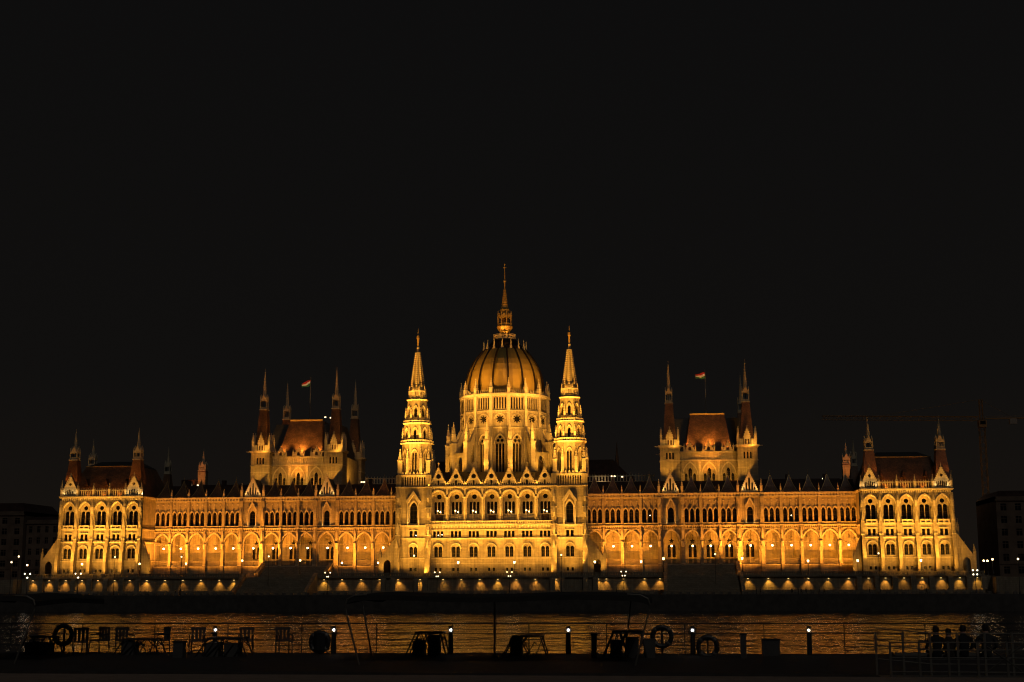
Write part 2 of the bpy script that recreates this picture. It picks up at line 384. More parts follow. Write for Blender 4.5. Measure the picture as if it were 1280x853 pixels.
def end_pavilion(s):
    x0, x1 = 105.83, 130.68
    mb = MB(); mb.mat(STONE)
    X = [s*x for x in PX]
    lo, hi = min(s*x0, s*x1), max(s*x0, s*x1)
    for cx in X:
        a, b = cx-2.485, cx+2.485
        for z0, z1, kind, zw in ((9.3,14.2,'basement',10.85), (14.2,19.8,'twin',14.95), (19.8,23.6,'pair',20.35)):
            mb.panel([(a,z0),(b,z0),(b,z1),(a,z1)], shift(WK[kind], cx, zw), 0, .45)
        big = archp(cx, 24.3, 3.5, 5.0, 'low', 7)
        mb.panel([(a,23.6),(b,23.6),(b,33.0),(a,33.0)], [big], 0, .6)
        mb.panel([(cx-1.85,24.2),(cx+1.85,24.2),(cx+1.85,32.2),(cx-1.85,32.2)], shift(WK['twin_rose'], cx, 24.9), .6, .45)
    # returns and back
    mb.poly([(lo,0,9.3),(lo,30,9.3),(lo,30,33),(lo,0,33)]); mb.poly([(hi,0,9.3),(hi,30,9.3),(hi,30,33),(hi,0,33)])
    mb.poly([(lo,30,9.3),(hi,30,9.3),(hi,30,33),(lo,30,33)]); mb.poly([(lo,0,33),(hi,0,33),(hi,30,33),(lo,30,33)])
    mb.mat(STONE2)
    e0, e1 = lo-.3, hi+.3
    for z0, z1, pr in ((14.1,14.4,.25),(19.6,20.0,.42),(23.45,23.8,.38),(32.95,33.2,.45),(33.2,33.5,.7)):
        mb.box(e0-pr*.5, e1+pr*.5, -pr, .1, z0, z1)
        mb.box(lo-pr, lo-.002, -.1, 30, z0, z1); mb.box(hi+.002, hi+pr, -.1, 30, z0, z1)
    corbels(mb, lo, hi, 32.35, 32.95, -.32, .02, .62, .55)
    for cx in X:
        hood(mb, cx, 24.3, 3.5, 5.0, 'low', .3, -.38, .05, 7)
        hood(mb, cx, 14.95, 2.6, 2.45, 'round', .26, -.4, .02)
        mb.box(cx-1.56, cx-1.3, -.35, .02, 16.7, 17.4); mb.box(cx+1.3, cx+1.56, -.35, .02, 16.7, 17.4)
        mb.box(cx-1.35, cx+1.35, -.18, .02, 22.45, 22.62); mb.box(cx-1.3, cx+1.3, -.25, .02, 20.12, 20.3)
        mb.box(cx-1.6, cx+1.6, -.5, .02, 24.62, 24.85); mb.panel([(cx-1.6,23.8),(cx+1.6,23.8),(cx+1.6,24.62),(cx-1.6,24.62)], [rectp(cx-.72,23.95,1.1,.5), rectp(cx+.72,23.95,1.1,.5)], -.45, .4, back=True)
        mb.box(cx-1.5, cx+1.5, -.2, .02, 14.7, 14.9)
        mb.box(cx-.1, cx+.1, .35, .7, 24.9, 29.0)
    o = ppart(mb, 'end_pavilion')
    for cx in X:
        window('basement', o, cx, 0, 10.85); window('twin', o, cx, 0, 14.95); window('pair', o, cx, 0, 20.35)
        window('twin_rose', o, cx, .6, 24.9)
    for i in range(6):
        cx = s*(x0 + 4.97*i)
        m2 = MB().mat(STONE)
        buttress(m2, cx, .95, 0, [(2.3,9.3),(2.1,14.6),(1.9,15.6),(.75,20.9),(.6,24.0),(.5,31.0),(.3,32.3)])
        m2.mat(STONE2); m2.box(cx-.55, cx+.55, -.95, 0, 20.6, 20.85)
        m2.pyr(cx, -.65, 24.4, 27.2, .42, .3, .05, .05); m2.box(cx-.3, cx+.3, -.85, -.3, 28.4, 30.2); m2.pyr(cx, -.58, 30.2, 31.7, .3, .26, .03, .03)
        pinnacle(m2, cx, -.25, 33.5, .62, 2.1, 1.8)
        ob = m2.build('buttress', o, STONE)
    # attic arcade and gables
    m3 = MB().mat(STONE2)
    for i, cx in enumerate(X):
        if i in (0, 4): continue
        open_arcade(m3, cx-2.1, cx+2.1, 33.5, 35.5, -.1, 6)
    m3.build('attic_arcade', o)
    for i in (0, 4):
        g = MB().mat(STONE2); cx = X[i]
        holes = [archp(cx+d, 33.95, .36, 1.35 + (.25 if abs(d) < .5 else 0), 'round', 2) for d in (-1.25,-.75,-.25,.25,.75,1.25)]
        holes.append([(cx-.5,37.2),(cx,36.6),(cx+.5,37.2),(cx,37.8)])
        g.panel([(cx-2.15,33.5),(cx+2.15,33.5),(cx+2.15,35.2),(cx,39.5),(cx-2.15,35.2)], holes, -.2, .5, back=True)
        for q in (-1, 1):
            for k in range(8):
                t = k/8; g.box(cx+q*(2.15*(1-t))-.12, cx+q*(2.15*(1-t))+.12, -.35, .2, 35.2+4.3*t, 35.2+4.3*t+.45)
        g.pyr(cx, 0, 39.4, 40.7, .16, .16, .05, .05)
        g.mat(TILED).prism_y([(cx-2.0,34.4),(cx+2.0,34.4),(cx,39.0)], .32, 4.5)
        g.build('gable', o)
    # roof
    r = MB().mat(TILE)
    ax, bx = lo+.6, hi-.6
    q = lambda x0,x1,y0,y1,z: [(x0,y0,z),(x1,y0,z),(x1,y1,z),(x0,y1,z)]
    r.hull2(q(ax,bx,1.4,28.5,33.6), q(ax+3.2,bx-3.2,8.0,22,43.0))
    r.mat(LEAD); r.hull2(q(ax+3.2,bx-3.2,8.0,22,43.15), q(ax+6,bx-6,13,17,45.0))
    r.mat(GILT); r.box(ax+3.1, bx-3.1, 7.85, 8.15, 42.98, 43.3)
    for k in range(1, 4):
        cx = lo + (hi-lo)*k/4
        r.mat(TILED); r.prism_y([(cx-.7,37.0),(cx+.7,37.0),(cx,39.0)], 2.6, 6)
    r.build('roof', o)
    for k in (0, 4): spire_turret(o, s*(109.0 if k == 0 else 129.05), 4.3, 34.6, 44.7, 2.35, 1.22, 47.6, 54.6)
    spire_turret(o, s*132.6, 26.5, 33.0, 44.7, 2.0, 1.1, 47.6, 54.0)
    spire_turret(o, s*107.5, 26.5, 33.0, 42.0, 2.0, .9, 45, 51.0)
    p = MB().mat(STONE)
    side_porch(p, s, 131.3, 136.4, .4, 6.0, 21.0)
    for yy in (9, 16, 23):
        pp = [(s*130.6,9.3),(s*136.2,9.3),(s*135.9,14.5),(s*134.0,20.5),(s*133.0,27.0),(s*132.0,33.4),(s*130.6,33.4)]
        pinnacle(p, s*135.5, yy+.5, 14.5, .6, 2.2, 2.2); pinnacle(p, s*133.8, yy+.5, 20.6, .6, 2.4, 2.4); pinnacle(p, s*132.9, yy+.5, 27.2, .55, 3.0, 2.6)
        p.prism_y(pp if s > 0 else pp[::-1], yy, yy+1)
    for yy, zz in ((9.5, 33.5), (16.5, 33.5), (23.5, 33.5), (.4, 33.5)): pinnacle(p, s*131.0, yy, zz, .7, 2.6, 2.4)
    ip = [(s*105.75,9.3),(s*102.9,9.3),(s*102.9,14.2),(s*105.3,20.6),(s*105.75,20.6)]
    p.build('corner_porch', o)
    p = MB().mat(STONE); p.prism_y(ip, .5, 1.9); pinnacle(p, s*103.2, 1.2, 9.3, .7, 5.6, 1.9); p.build('corner_buttress', o)
    p = MB().mat(IRON); p.tube([(s*105.2,-.3,9.3),(s*105.2,-.3,33.0)], .13, 6); p.build('downpipe', o)
    return o
for s in (-1, 1): end_pavilion(s)

# ---- wings ----------------------------------------------------------------
WB = [29.3, 34.8, 40.32, 45.8, 52.0, 58.2, 63.5, 69.0, 75.15, 81.45, 87.0, 92.55, 98.05, 103.5]
WY = 12.3
GAB = (4, 8)
def wing_edges():
    e = [26.6]
    for a, b, i in zip(WB, WB[1:], range(13)):
        wa = 3.35 if i in GAB else 2.75; wb = 3.35 if i+1 in GAB else 2.75
        e.append((a+wa + b-wb)/2)
    e.append(106.0); return e
WE = wing_edges()
def wing(s):
    mb = MB().mat(STONE)
    bd = [(WB[i], WE[i], WE[i+1]) for i in range(14)]
    for i, (c, e0, e1) in enumerate(bd):
        cx = s*c; a, b = sorted((s*e0, s*e1)); g = i in GAB
        aw = 4.5 if not g else 4.7
        cc = cx if 0 < i < 13 else (a+b)/2
        ar = archp(cc, 12.7, min(aw, b-a-.9), 6.7, 'low', 7)
        mb.panel([(a,9.3),(b,9.3),(b,23.0),(a,23.0)], [ar], WY, .9)
        if g:
            hl = shift(WK['single'], cx, 24.95)
        else:
            hl = shift(WK['lancet'], cc-1.68, 24.95) + shift(WK['lancet'], cc, 24.95) + shift(WK['lancet'], cc+1.68, 24.95)
        mb.panel([(a,23.0),(b,23.0),(b,32.3),(a,32.3)], hl, WY, .5)
        # arcade back wall
        if 4 <= i <= 8:
            mb.panel([(a,12.7),(b,12.7),(b,23.2),(a,23.2)], shift(WK['arcade_door'], cx, 12.75), WY+5.2, .4)
        else:
            mb.poly([(a,WY+5.2,12.7),(b,WY+5.2,12.7),(b,WY+5.2,23.2),(a,WY+5.2,23.2)])
            mb.box(cc-1.9, cc+1.9, WY+5.05, WY+5.19, 18.9, 19.15)
    A, B = sorted((s*WE[0], s*WE[-1]))
    mb.box(A, B, WY+.901, WY+5.2, 12.4, 12.7); mb.box(A, B, WY+.901, WY+5.25, 23.0, 23.4)
    mb.box(A, B, WY+.55, 30, 32.3, 32.6)
    mb.poly([(A,30,9.3),(B,30,9.3),(B,30,32.3),(A,30,32.3)])
    # bands and cornice
    mb.mat(STONE2)
    for z0, z1, pr in ((12.4,12.7,.3),(22.95,23.2,.3),(23.85,24.15,.55),(24.6,24.85,.4),(32.1,32.3,.2),(33.25,33.6,.6)):
        mb.box(A, B, WY-pr, WY+.05, z0, z1)
    mb.box(A, B, WY+.05, WY+.6, 32.3, 33.25)
    for i, (c, e0, e1) in enumerate(bd):
        a, b = sorted((s*e0, s*e1)); nn = max(4, round((b-a)/.9)); ww = (b-a)/nn
        mb.panel([(a,32.3),(b,32.3),(b,33.25),(a,33.25)], [archp(a+ww*(k+.5), 32.58, ww*.56, .25, 'round', 2) for k in range(nn)], WY-.5, .5)
    corbels(mb, A, B, 23.45, 23.9, WY-.3, WY, .6, .5)
    for i, (c, e0, e1) in enumerate(bd):
        cx = s*c; a, b = sorted((s*e0, s*e1)); g = i in GAB; cc = cx if 0 < i < 13 else (a+b)/2
        aw = min(4.5 if not g else 4.7, b-a-.9)
        hood(mb, cc, 12.7, aw, 6.7, 'low', .36, WY-.38, WY+.05, 7)
        mb.tube([(a, WY+.3, 19.2), (b, WY+.3, 19.2)], .045, 4)
        if not g:
            for d in (-1.68, 0, 1.68):
                hood(mb, cc+d, 24.95, 1.22, 3.25, 'point', .17, WY-.32, WY+.02, 4)
                mb.pyr(cc+d, WY-.12, 29.35, 30.7, .12, .1, .02, .02)
                for z in (31.1,): mb.box(cc+d-.22, cc+d+.22, WY-.12, WY+.02, z, z+.42)
            for d in (-2.4, -.84, .84, 2.4): mb.frustum(cc+d, WY-.08, 24.85, 28.2, .09, .09, 6)
        else:
            mb.prism_y([(cx-1.5,29.6),(cx-1.15,29.3),(cx,31.6),(cx+1.15,29.3),(cx+1.5,29.6),(cx,32.3)], WY-.55, WY+.02)
            for d in (-1.25, 1.25):
                mb.frustum(cx+d, WY-.3, 24.85, 29.4, .14, .14, 6); pinnacle(mb, cx+d, WY-.3, 29.3, .34, .7, 1.0)
            mb.box(cx-1.7, cx+1.7, WY-.9, WY, 23.9, 24.25)
    o = ppart(mb, 'river_wing')
    for i, (c, e0, e1) in enumerate(bd):
        cx = s*c; a, b = sorted((s*e0, s*e1)); g = i in GAB; cc = cx if 0 < i < 13 else (a+b)/2
        if g: window('single', o, cx, WY, 24.95, .5)
        else:
            for d in (-1.68, 0, 1.68):
                window('lancet', o, cc+d, WY, 24.95, .5)
        if 4 <= i <= 8: window('arcade_door', o, cx, WY+5.2, 12.75, .4, name='arcade_door')
        # balustrade in the arch
        bl = MB().mat(EMB); w = min(4.5 if not g else 4.7, b-a-.9)
        bl.box(cc-w/2+.003, cc+w/2-.003, WY+.25, WY+.6, 14.05, 14.3)
        bl.box(cc-w/2+.003, cc+w/2-.003, WY+.25, WY+.6, 12.703, 12.95)
        corbels(bl, cc-w/2+.01, cc+w/2-.01, 12.95, 14.05, WY+.32, WY+.52, .3, .62)
        bl.build('balustrade', o)
        if g:
            gm = MB().mat(STONE2)
            hs = [archp(cx+d, 34.3, .55, h, 'point', 2) for d, h in ((-1.55,.55),(-.85,1.9),(0,3.3),(.85,1.9),(1.55,.55))]
            gable_front(gm, cx, 5.0, 33.6, 39.7, WY-.3, hs, .5, 10, 1.2)
            gm.mat(LEAD).prism_y([(cx-2.4,33.6),(cx+2.4,33.6),(cx,39.2)], WY+.8, WY+12)
            gm.build('gable', o)
        else:
            dm = MB().mat(TILE)
            ww = 2.35; prof = [(1,33.62),(.60,35.3),(.28,37.0),(.03,38.9)]
            for (k0,z0),(k1,z1) in zip(prof, prof[1:]):
                dm.pyr(cc, WY+3.0, z0, z1, ww*k0, 2.5*k0, ww*k1, 2.5*k1)
            dm.mat(GILT)
            for sx in (-1, 1):
                dm.tube([(cc+sx*(ww*k), WY+3.0-2.5*k, z+.02) for k, z in prof], .085, 4)
            dm.frustum(cc, WY+3, 38.8, 40.4, .05, .02, 5); dm.ball(cc, WY+3, 39.4, .13, 6)
            dm.build('dormer_roof', o)
    for i, e in enumerate(WE):
        cx = s*e
        if i in (0, 14): continue
        big = i in (4, 5, 8, 9)
        w = .85 if not big else 1.15; pr = .55 if not big else .95
        m2 = MB().mat(STONE)
        buttress(m2, cx, w, WY, [(pr+.25,9.3),(pr+.2,12.6),(pr,12.8),(pr,22.0),(pr-.12,23.2),(pr-.1,32.4)])
        m2.mat(STONE2)
        m2.frustum(cx, WY-pr-.05, 17.8, 19.4, w*.45, w*.6, 8); m2.box(cx-w*.55, cx+w*.55, WY-pr-.12, WY, 12.8, 13.1)
        m2.box(cx-.25, cx+.25, WY-pr-.3, WY-pr+.1, 20.2, 22.2); m2.pyr(cx, WY-pr-.1, 22.2, 23.6, .3, .25, .03, .03)
        if big:
            m2.box(cx-.3, cx+.3, WY-pr-.35, WY-pr+.1, 26.5, 28.6); m2.pyr(cx, WY-pr-.1, 28.6, 30.2, .36, .3, .03, .03)
        m2.box(cx-w*.6, cx+w*.6, WY-pr-.1, WY, 23.85, 24.25)
        pinnacle(m2, cx, WY-.15, 33.6, .5 if not big else .7, 1.0 if not big else 2.0, 1.5 if not big else 2.2)
        m2.build('pier', o)
    r = MB().mat(TILED)
    q = lambda x0,x1,y0,y1,z: [(x0,y0,z),(x1,y0,z),(x1,y1,z),(x0,y1,z)]
    r.hull2(q(A,B,WY+1.2,29.5,32.6), q(A,B,WY+6,24,37.6))
    for c in (WB[2], WB[10], WB[12]):
        r.box(s*c-.6, s*c+.6, 20, 21.2, 37, 39.4)
    r.build('roof', o)
    return o
for s in (-1, 1): wing(s)

# ---- centre block ------------------------------------------------------------
CX = [5.22*i for i in range(-3, 4)]
def centre():
    mb = MB().mat(STONE)
    for cx in CX:
        a, b = cx-2.61, cx+2.61
        for z0, z1, kind, zw in ((9.3,14.5,'basement',10.9), (14.5,19.9,'twin',14.95), (19.9,23.9,'triple_rect',20.65)):
            mb.panel([(a,z0),(b,z0),(b,z1),(a,z1)], shift(WK[kind], cx, zw), 0, .45)
        big = archp(cx, 25.0, 4.05, 7.1, 'round', 7)
        mb.panel([(a,23.9),(b,23.9),(b,35.0),(a,35.0)], [big], 0, 1.5)
        mb.panel([(cx-2.1,24.9),(cx+2.1,24.9),(cx+2.1,34.4),(cx-2.1,34.4)], shift(WK['triple_rose'], cx, 27.4) + (shift(WK['door_pair'], cx, 25.05) if CX.index(cx) % 3 == 0 else []), 1.5, .45)
    mb.box(-18.27, 18.27, .3, 1.49, 24.8, 25.0)
    mb.poly([(-18.27,0,35),(18.27,0,35),(18.27,22,35),(-18.27,22,35)])
    mb.mat(STONE2)
    for z0, z1, pr in ((13.0,13.15,.1),(14.4,14.7,.28),(20.05,20.4,.36),(22.75,22.9,.2),(23.9,24.4,.55),(34.85,35.1,.3),(35.1,35.4,.6)):
        mb.box(-18.2, 18.2, -pr, .05, z0, z1)
    corbels(mb, -18.2, 18.2, 34.35, 34.85, -.22, .02, .58, .5); corbels(mb, -18.2, 18.2, 23.3, 23.9, -.4, .02, .87, .45)
    open_arcade(mb, -18.2, 18.2, 24.4, 25.35, -.5, 72, .2, False)
    for cx in CX:
        hood(mb, cx, 25.0, 4.05, 7.1, 'round', .34, -.4, .05, 8)
        hood(mb, cx, 25.0, 3.6, 7.1, 'round', .2, .15, .4, 8)
        hood(mb, cx, 14.95, 2.6, 2.45, 'round', .28, -.4, .02)
        mb.box(cx-1.56, cx-1.3, -.35, .02, 16.7, 17.4); mb.box(cx+1.3, cx+1.56, -.35, .02, 16.7, 17.4)
        mb.box(cx-1.9, cx+1.9, -.15, .02, 22.6, 22.74)
        for d in (-.54, .54): mb.frustum(cx+d, 1.42, 27.4, 30.7, .1, .1, 6)
    o = ppart(mb, 'central_block')
    for cx in CX:
        window('basement', o, cx, 0, 10.9); window('twin', o, cx, 0, 14.95); window('triple_rect', o, cx, 0, 20.65)
        window('triple_rose', o, cx, 1.5, 27.4); 
        if CX.index(cx) % 3 == 0: bd_ = MB().mat(WOOD); bd_.box(cx-1.2, cx+1.2, 1.9, 1.96, 25.0, 27.2); bd_.box(cx-.04, cx+.04, 1.84, 1.9, 25.0, 27.2); bd_.build('balcony_door', o)
        g = MB().mat(STONE2)
        hs = [circp(cx, 38.35, .72), archp(cx, 35.75, .55, 1.2, 'round', 3)] + [archp(cx+d, 35.75, .34, .5, 'round', 2) for d in (-1.9,-1.3,-.75,.75,1.3,1.9)]
        gable_front(g, cx, 4.75, 35.4, 40.9, -.3, hs, .5, 11, 1.7)
        g.mat(LEAD).prism_y([(cx-2.3,35.4),(cx+2.3,35.4),(cx,40.4)], .7, 6)
        g.build('gable', o)
    for i in range(8):
        cx = -18.27 + 5.22*i
        m2 = MB().mat(STONE2)
        if 0 < i < 7:
            m2.frustum(cx, -.05, 24.4, 31.8, .22, .22, 8); m2.frustum(cx, -.05, 31.8, 32.3, .25, .42, 8); m2.box(cx-.22, cx+.22, -.35, .02, 33.0, 34.8)
        pinnacle(m2, cx, -.1, 35.4, .42, .6, 1.3)
        m2.build('pier', o)
    r = MB().mat(TILED); r.prism_x([(3,35.2),(12,40.5),(21,35.2)], -18.1, 18.1)
    r.build('roof', o)
centre()

# ---- river towers ---------------------------------------------------------------
def river_tower(s):
    cx = s*22.9; mb = MB().mat(STONE); a, b = cx-4.5, cx+4.5; y = -.7
    for z0, z1, kind, zw in ((9.3,14.5,'basement',10.9), (14.5,19.9,'twin',14.95), (19.9,23.7,'pair',20.65), (23.7,35.2,'tower_window',24.7)):
        mb.panel([(a,z0),(b,z0),(b,z1),(a,z1)], shift(WK[kind], cx, zw), y, .6)
    for x in (a, b): mb.poly([(x,y,9.3),(x,11,9.3),(x,11,38.8),(x,y,38.8)])
    mb.poly([(a,11,9.3),(b,11,9.3),(b,11,38.8),(a,11,38.8)])
    mb.box(a, b, y+.5, 11, 38.2, 38.5)
    mb.mat(STONE2)
    for z0, z1, pr in ((14.45,14.7,.16),(20.1,20.4,.25),(23.7,24.2,.5),(35.0,35.3,.4)):
        mb.box(a-.5, b+.5, y-pr, y+.02, z0, z1)
    hood(mb, cx, 14.95, 2.2, 2.75, 'round', .24, y-.25, y+.02)
    mb.box(cx-1.4, cx+1.4, y-.15, y+.02, 22.6, 22.74)
    # gabled hood over the big window
    mb.prism_y([(cx-2.2,31.0),(cx-1.5,30.4),(cx,32.9),(cx+1.5,30.4),(cx+2.2,31.0),(cx,34.2)], y-.9, y)
    hood(mb, cx, 24.7, 2.3, 4.3, 'point', .25, y-.3, y+.02)
    for d in (-1.65, 1.65): mb.frustum(cx+d, y-.45, 24.2, 30.4, .2, .2, 6); pinnacle(mb, cx+d, y-.45, 30.4, .45, .8, 1.4)
    open_arcade(mb, cx-3.6, cx+3.6, 35.4, 38.6, y-.1, 10, .4, False)
    mb.box(cx-4.6, cx+4.6, y-.3, y+.5, 38.6, 38.85)
    for d in (-3.3,-2.2,-1.1,0,1.1,2.2,3.3):
        mb.prism_y([(cx+d-.5,38.85),(cx+d+.5,38.85),(cx+d,39.9)], y-.15, y+.1)
    o = ppart(mb, 'river_tower')
    window('basement', o, cx, y, 10.9, .6); window('twin', o, cx, y, 14.95, .6); window('pair', o, cx, y, 20.65, .6); window('tower_window', o, cx, y, 24.7, .6)
    for d in (-4.5, 4.5):
        m2 = MB().mat(STONE)
        buttress(m2, cx+d, 1.5, y, [(2.6,9.3),(2.4,13.8),(2.1,15.2),(1.0,21.5),(.75,24),(.65,34.6),(.5,38.8)])
        m2.mat(STONE2); m2.box(cx+d-.8, cx+d+.8, y-1.25, y, 21.0, 21.3)
        for z in (17.5, 22.6, 27.5, 32): m2.pyr(cx+d, y-1.15 if z > 20 else y-1.9, z, z+2.2, .5, .32, .05, .05); m2.box(cx+d-.3, cx+d+.3, y-1.3, y-.5, z-1.2 if z > 20 else z, z)
        for z in (24.1, 29.0, 35.1): m2.box(cx+d-.85, cx+d+.85, y-1.0, y, z, z+.25)
        m2.build('buttress', o)
    # octagon stages
    cy = 4.4; RO = PI/8
    def stage(z0, z1, ap0, ap1, kind, zw, ledge, nm='tower_stage'):
        st = MB().mat(STONE); st.v = []
        r0, r1 = ap0/math.cos(RO), ap1/math.cos(RO)
        for k in range(8):
            rz = k*PI/4
            st.at(cx, cy, 0, rz)
            hw0 = r0*math.sin(RO); hw1 = r1*math.sin(RO)
            slope = (ap0-ap1)/(z1-z0)
            # sheared panel: the face leans in with height
            st.M = st.M @ Matrix(((1,0,0,0),(0,1,slope,-ap0-slope*z0),(0,0,1,0),(0,0,0,1)))
            st.panel([(-hw0,z0),(hw0,z0),(hw1,z1),(-hw1,z1)], shift(WK[kind], 0, zw), 0, .35)
            st.mat(STONE2)
            xs = max(abs(p[0]) for q in WK[kind] for p in q); top = max(p[1] for q in WK[kind] for p in q)
            hood(st, 0, zw, xs*2+.2, top-xs*.9, 'point', .2, -.2, .03, 4)
            st.mat(STONE)
        st.at(); st.mat(STONE2)
        st.frustum(cx, cy, z1, z1+.3, ledge/math.cos(RO)-.15, ledge/math.cos(RO), 8)
        st.frustum(cx, cy, z1+.3, z1+.45, ledge/math.cos(RO), ledge/math.cos(RO)-.1, 8)
        st.frustum(cx, cy, z0-.02, z0+.3, r0+.15, r0+.1, 8)
        t = st.build(nm, o)
        return t
    def ring_balustrade(z, ap, h=.95):
        m = MB().mat(STONE2)
        for k in range(8):
            m.at(cx, cy, 0, k*PI/4); hw = ap*math.tan(RO)
            open_arcade(m, -hw, hw, z, z+h, -ap, max(4, int(hw*2/.55)), .15, False)
        m.at(); m.build('gallery', o)
    stage(38.5, 48.2, 4.75, 4.2, 'oct_lancet', 39.6, 4.85)
    ring_balustrade(48.65, 4.65, .7)
    stage(48.6, 54.2, 4.0, 3.6, 'oct_small', 49.6, 4.1)
    ring_balustrade(54.65, 3.9, .6)
    stage(54.6, 61.3, 3.3, 2.7, 'oct_small', 56.2, 3.1)
    ring_balustrade(61.7, 2.55, 2.6)
    for k in range(8):
        an = RO + k*PI/4; ca, sa = math.cos(an), math.sin(an)
        # corner pinnacles and little flying props on each stage
        for rr, z0, w, hs, hp in ((5.2,38.5,.8,5.2,3.0),(4.35,48.6,.55,2.6,2.0),(3.5,54.6,.5,2.6,2.0)):
            c = MB().mat(STONE2); px, py = cx+rr*ca, cy+rr*sa
            pinnacle(c, px, py, z0, w, hs, hp)
            c.tube([(px, py, z0+hs*.9), (cx+(rr-1.3)*ca, cy+(rr-1.3)*sa, z0+hs+1.2)], .17, 4); c.build('pinnacle', o)
        c = MB().mat(STONE2); pinnacle(c, cx+2.5*ca, cy+2.5*sa, 61.7, .38, 2.6, 1.5); c.build('pinnacle', o)
    for k in range(4):
        an = PI/4+k*PI/2; c = MB().mat(STONE2)
        pinnacle(c, cx+6.0*math.cos(an), cy-.4+6.0*math.sin(an), 38.5, 1.2, 4.6, 3.4); c.build('pinnacle', o)
    sp = MB().mat(STONE)
    sp.frustum(cx, cy, 61.7, 65.2, 1.95, 1.9, 8); sp.frustum(cx, cy, 65.2, 76.4, 1.85, .36, 8); sp.mat(STONE2)
    for i in range(17):
        t = i/17; z = 65.6+10.8*t; r = 1.95*(1-t)+.42*t
        for k in range(8):
            an = k*PI/4; sp.box(cx+(r+.1)*math.cos(an)-.2, cx+(r+.1)*math.cos(an)+.2, cy+(r+.1)*math.sin(an)-.2, cy+(r+.1)*math.sin(an)+.2, z, z+.26)
    sp.frustum(cx, cy, 76.4, 77.3, .42, .3, 8); sp.ball(cx, cy, 77.6, .42, 8)
    sp.mat(GILT); sp.frustum(cx, cy, 78, 80.3, .2, .28, 6); sp.frustum(cx, cy, 80.3, 81.3, .5, .35, 6); sp.frustum(cx, cy, 81.3, 83.4, .1, .05, 5); sp.ball(cx, cy, 82.4, .16, 6)
    sp.build('spire', o)
    p = MB().mat(STONE)
    side_porch(p, s, 28.0, 32.9, -.3, 12.25, 20.6)
    p.build('side_porch', o)
for s in (-1, 1): river_tower(s)

for x, y, z in ((WB[3]+.05, WY+.3, 27.1), (WB[10]+.1, WY+.3, 26.8), (CX[0]+.0, .3, 21.2), (CX[0]+1.1, .3, 21.4), (-22.2, -.3, 21.2)):
    m = MB().mat(DARKG); m.ball(0, 0, 0, .16, 6); wl_ = m.build('window_light', PB); wl_.location = (x, y, z-9.3)
# ---- drum and dome ----------------------------------------------------------------
DX, DY = 0.0, 35.0
def drum():
    mb = MB().mat(STONE); RO = PI/16
    ap = 13.6; hw = ap*math.tan(RO)
    for k in range(16):
        mb.at(DX, DY, 0, k*PI/8)
        mb.mat(STONE)
        mb.panel([(-hw,34),(hw,34),(hw,55.0),(-hw,55.0)], shift(WK['drum_window'], 0, 41.2), -ap, .8)
        mb.panel([(-hw,55.0),(hw,55.0),(hw,60.2),(-hw,60.2)], shift(WK['rose'], 0, 57.6), -ap, .22)
        mb.panel([(-hw,60.2),(hw,60.2),(hw,65.0),(-hw,65.0)], shift(WK['slots'], 0, 60.8), -ap, .3)
        mb.mat(STONE2)
        hood(mb, 0, 41.2, 3.3, 8.6, 'point', .3, -ap-.3, -ap+.02, 6)
        hood(mb, 0, 57.6, 3.1, 0, 'round', .25, -ap-.2, -ap+.02, 6)
        for z0, z1, pr in ((54.8,55.1,.3),(60.0,60.35,.35),(64.9,65.3,.5),(65.3,65.7,.75)):
            h2 = (ap+pr)*math.tan(RO); mb.box(-h2, h2, -ap-pr, -ap+.1, z0, z1)
        n = 8
        for i in range(n):
            x = -hw + 2*hw*(i+.5)/n; mb.pyr(x, -ap-.3, 65.7, 66.9, .16, .14, .03, .03)
        corbels(mb, -hw, hw, 59.5, 60.0, -ap-.25, -ap+.01, .5, .5)
    mb.at()
    o = ppart(mb, 'dome_drum')
    for k in range(16):
        rz = k*PI/8
        for kind, z, d in (('drum_window',41.2,.8),('rose',57.6,.22),('slots',60.8,.3)):
            window(kind, o, DX+ap*math.sin(rz), DY-ap*math.cos(rz), z, d, rz, name='rose_window' if kind == 'rose' else 'window')
        m = MB().mat(STONE2); m.at(DX, DY, 0, rz+RO)
        rv = ap/math.cos(RO)
        m.box(-.45, .45, -rv-.45, -rv+.3, 38, 64.9)
        pinnacle(m, 0, -rv-.1, 65.3, 1.0, 2.2, 3.0)
        # outer pier with flying props
        m.box(-.75, .75, -18.9, -17.2, 34, 50.6)
        m.box(-.9, .9, -19.05, -17.05, 50.0, 50.4)
        pinnacle(m, 0, -18.05, 50.6, 1.05, 2.8, 3.8)
        m.prism_x([(-17.3,44.5),(-17.3,50.0),(-13.9,56.2),(-13.9,54.3),(-15.2,51.0),(-16.3,47.0)], -.35, .35)
        m.prism_x([(-17.3,38),(-17.3,43.3),(-13.9,45.0),(-13.9,43.5),(-15.4,42.0),(-16.4,38)], -.35, .35)
        m.build('flying_buttress', o)
    w = MB().mat(STONE)
    ap2 = 17.9; h2 = ap2*math.tan(RO)
    for k in range(16):
        w.at(DX, DY, 0, rz0 := k*PI/8)
        w.panel([(-h2,34),(h2,34),(h2,40.9),(-h2,40.9)], [], -ap2, .3)
        if k % 16 not in (0, 1, 15):
            w.panel([(-h2,40.9),(h2,40.9),(h2,46.8),(-h2,46.8)], [archp(0, 41.2, 2.5, 3.2, 'low', 5)], -ap2, .6)
            w.box(-h2, h2, -ap2-.2, -ap2+.8, 46.8, 47.2)
    w.at(); w.build('ambulatory_wall', o)
drum()
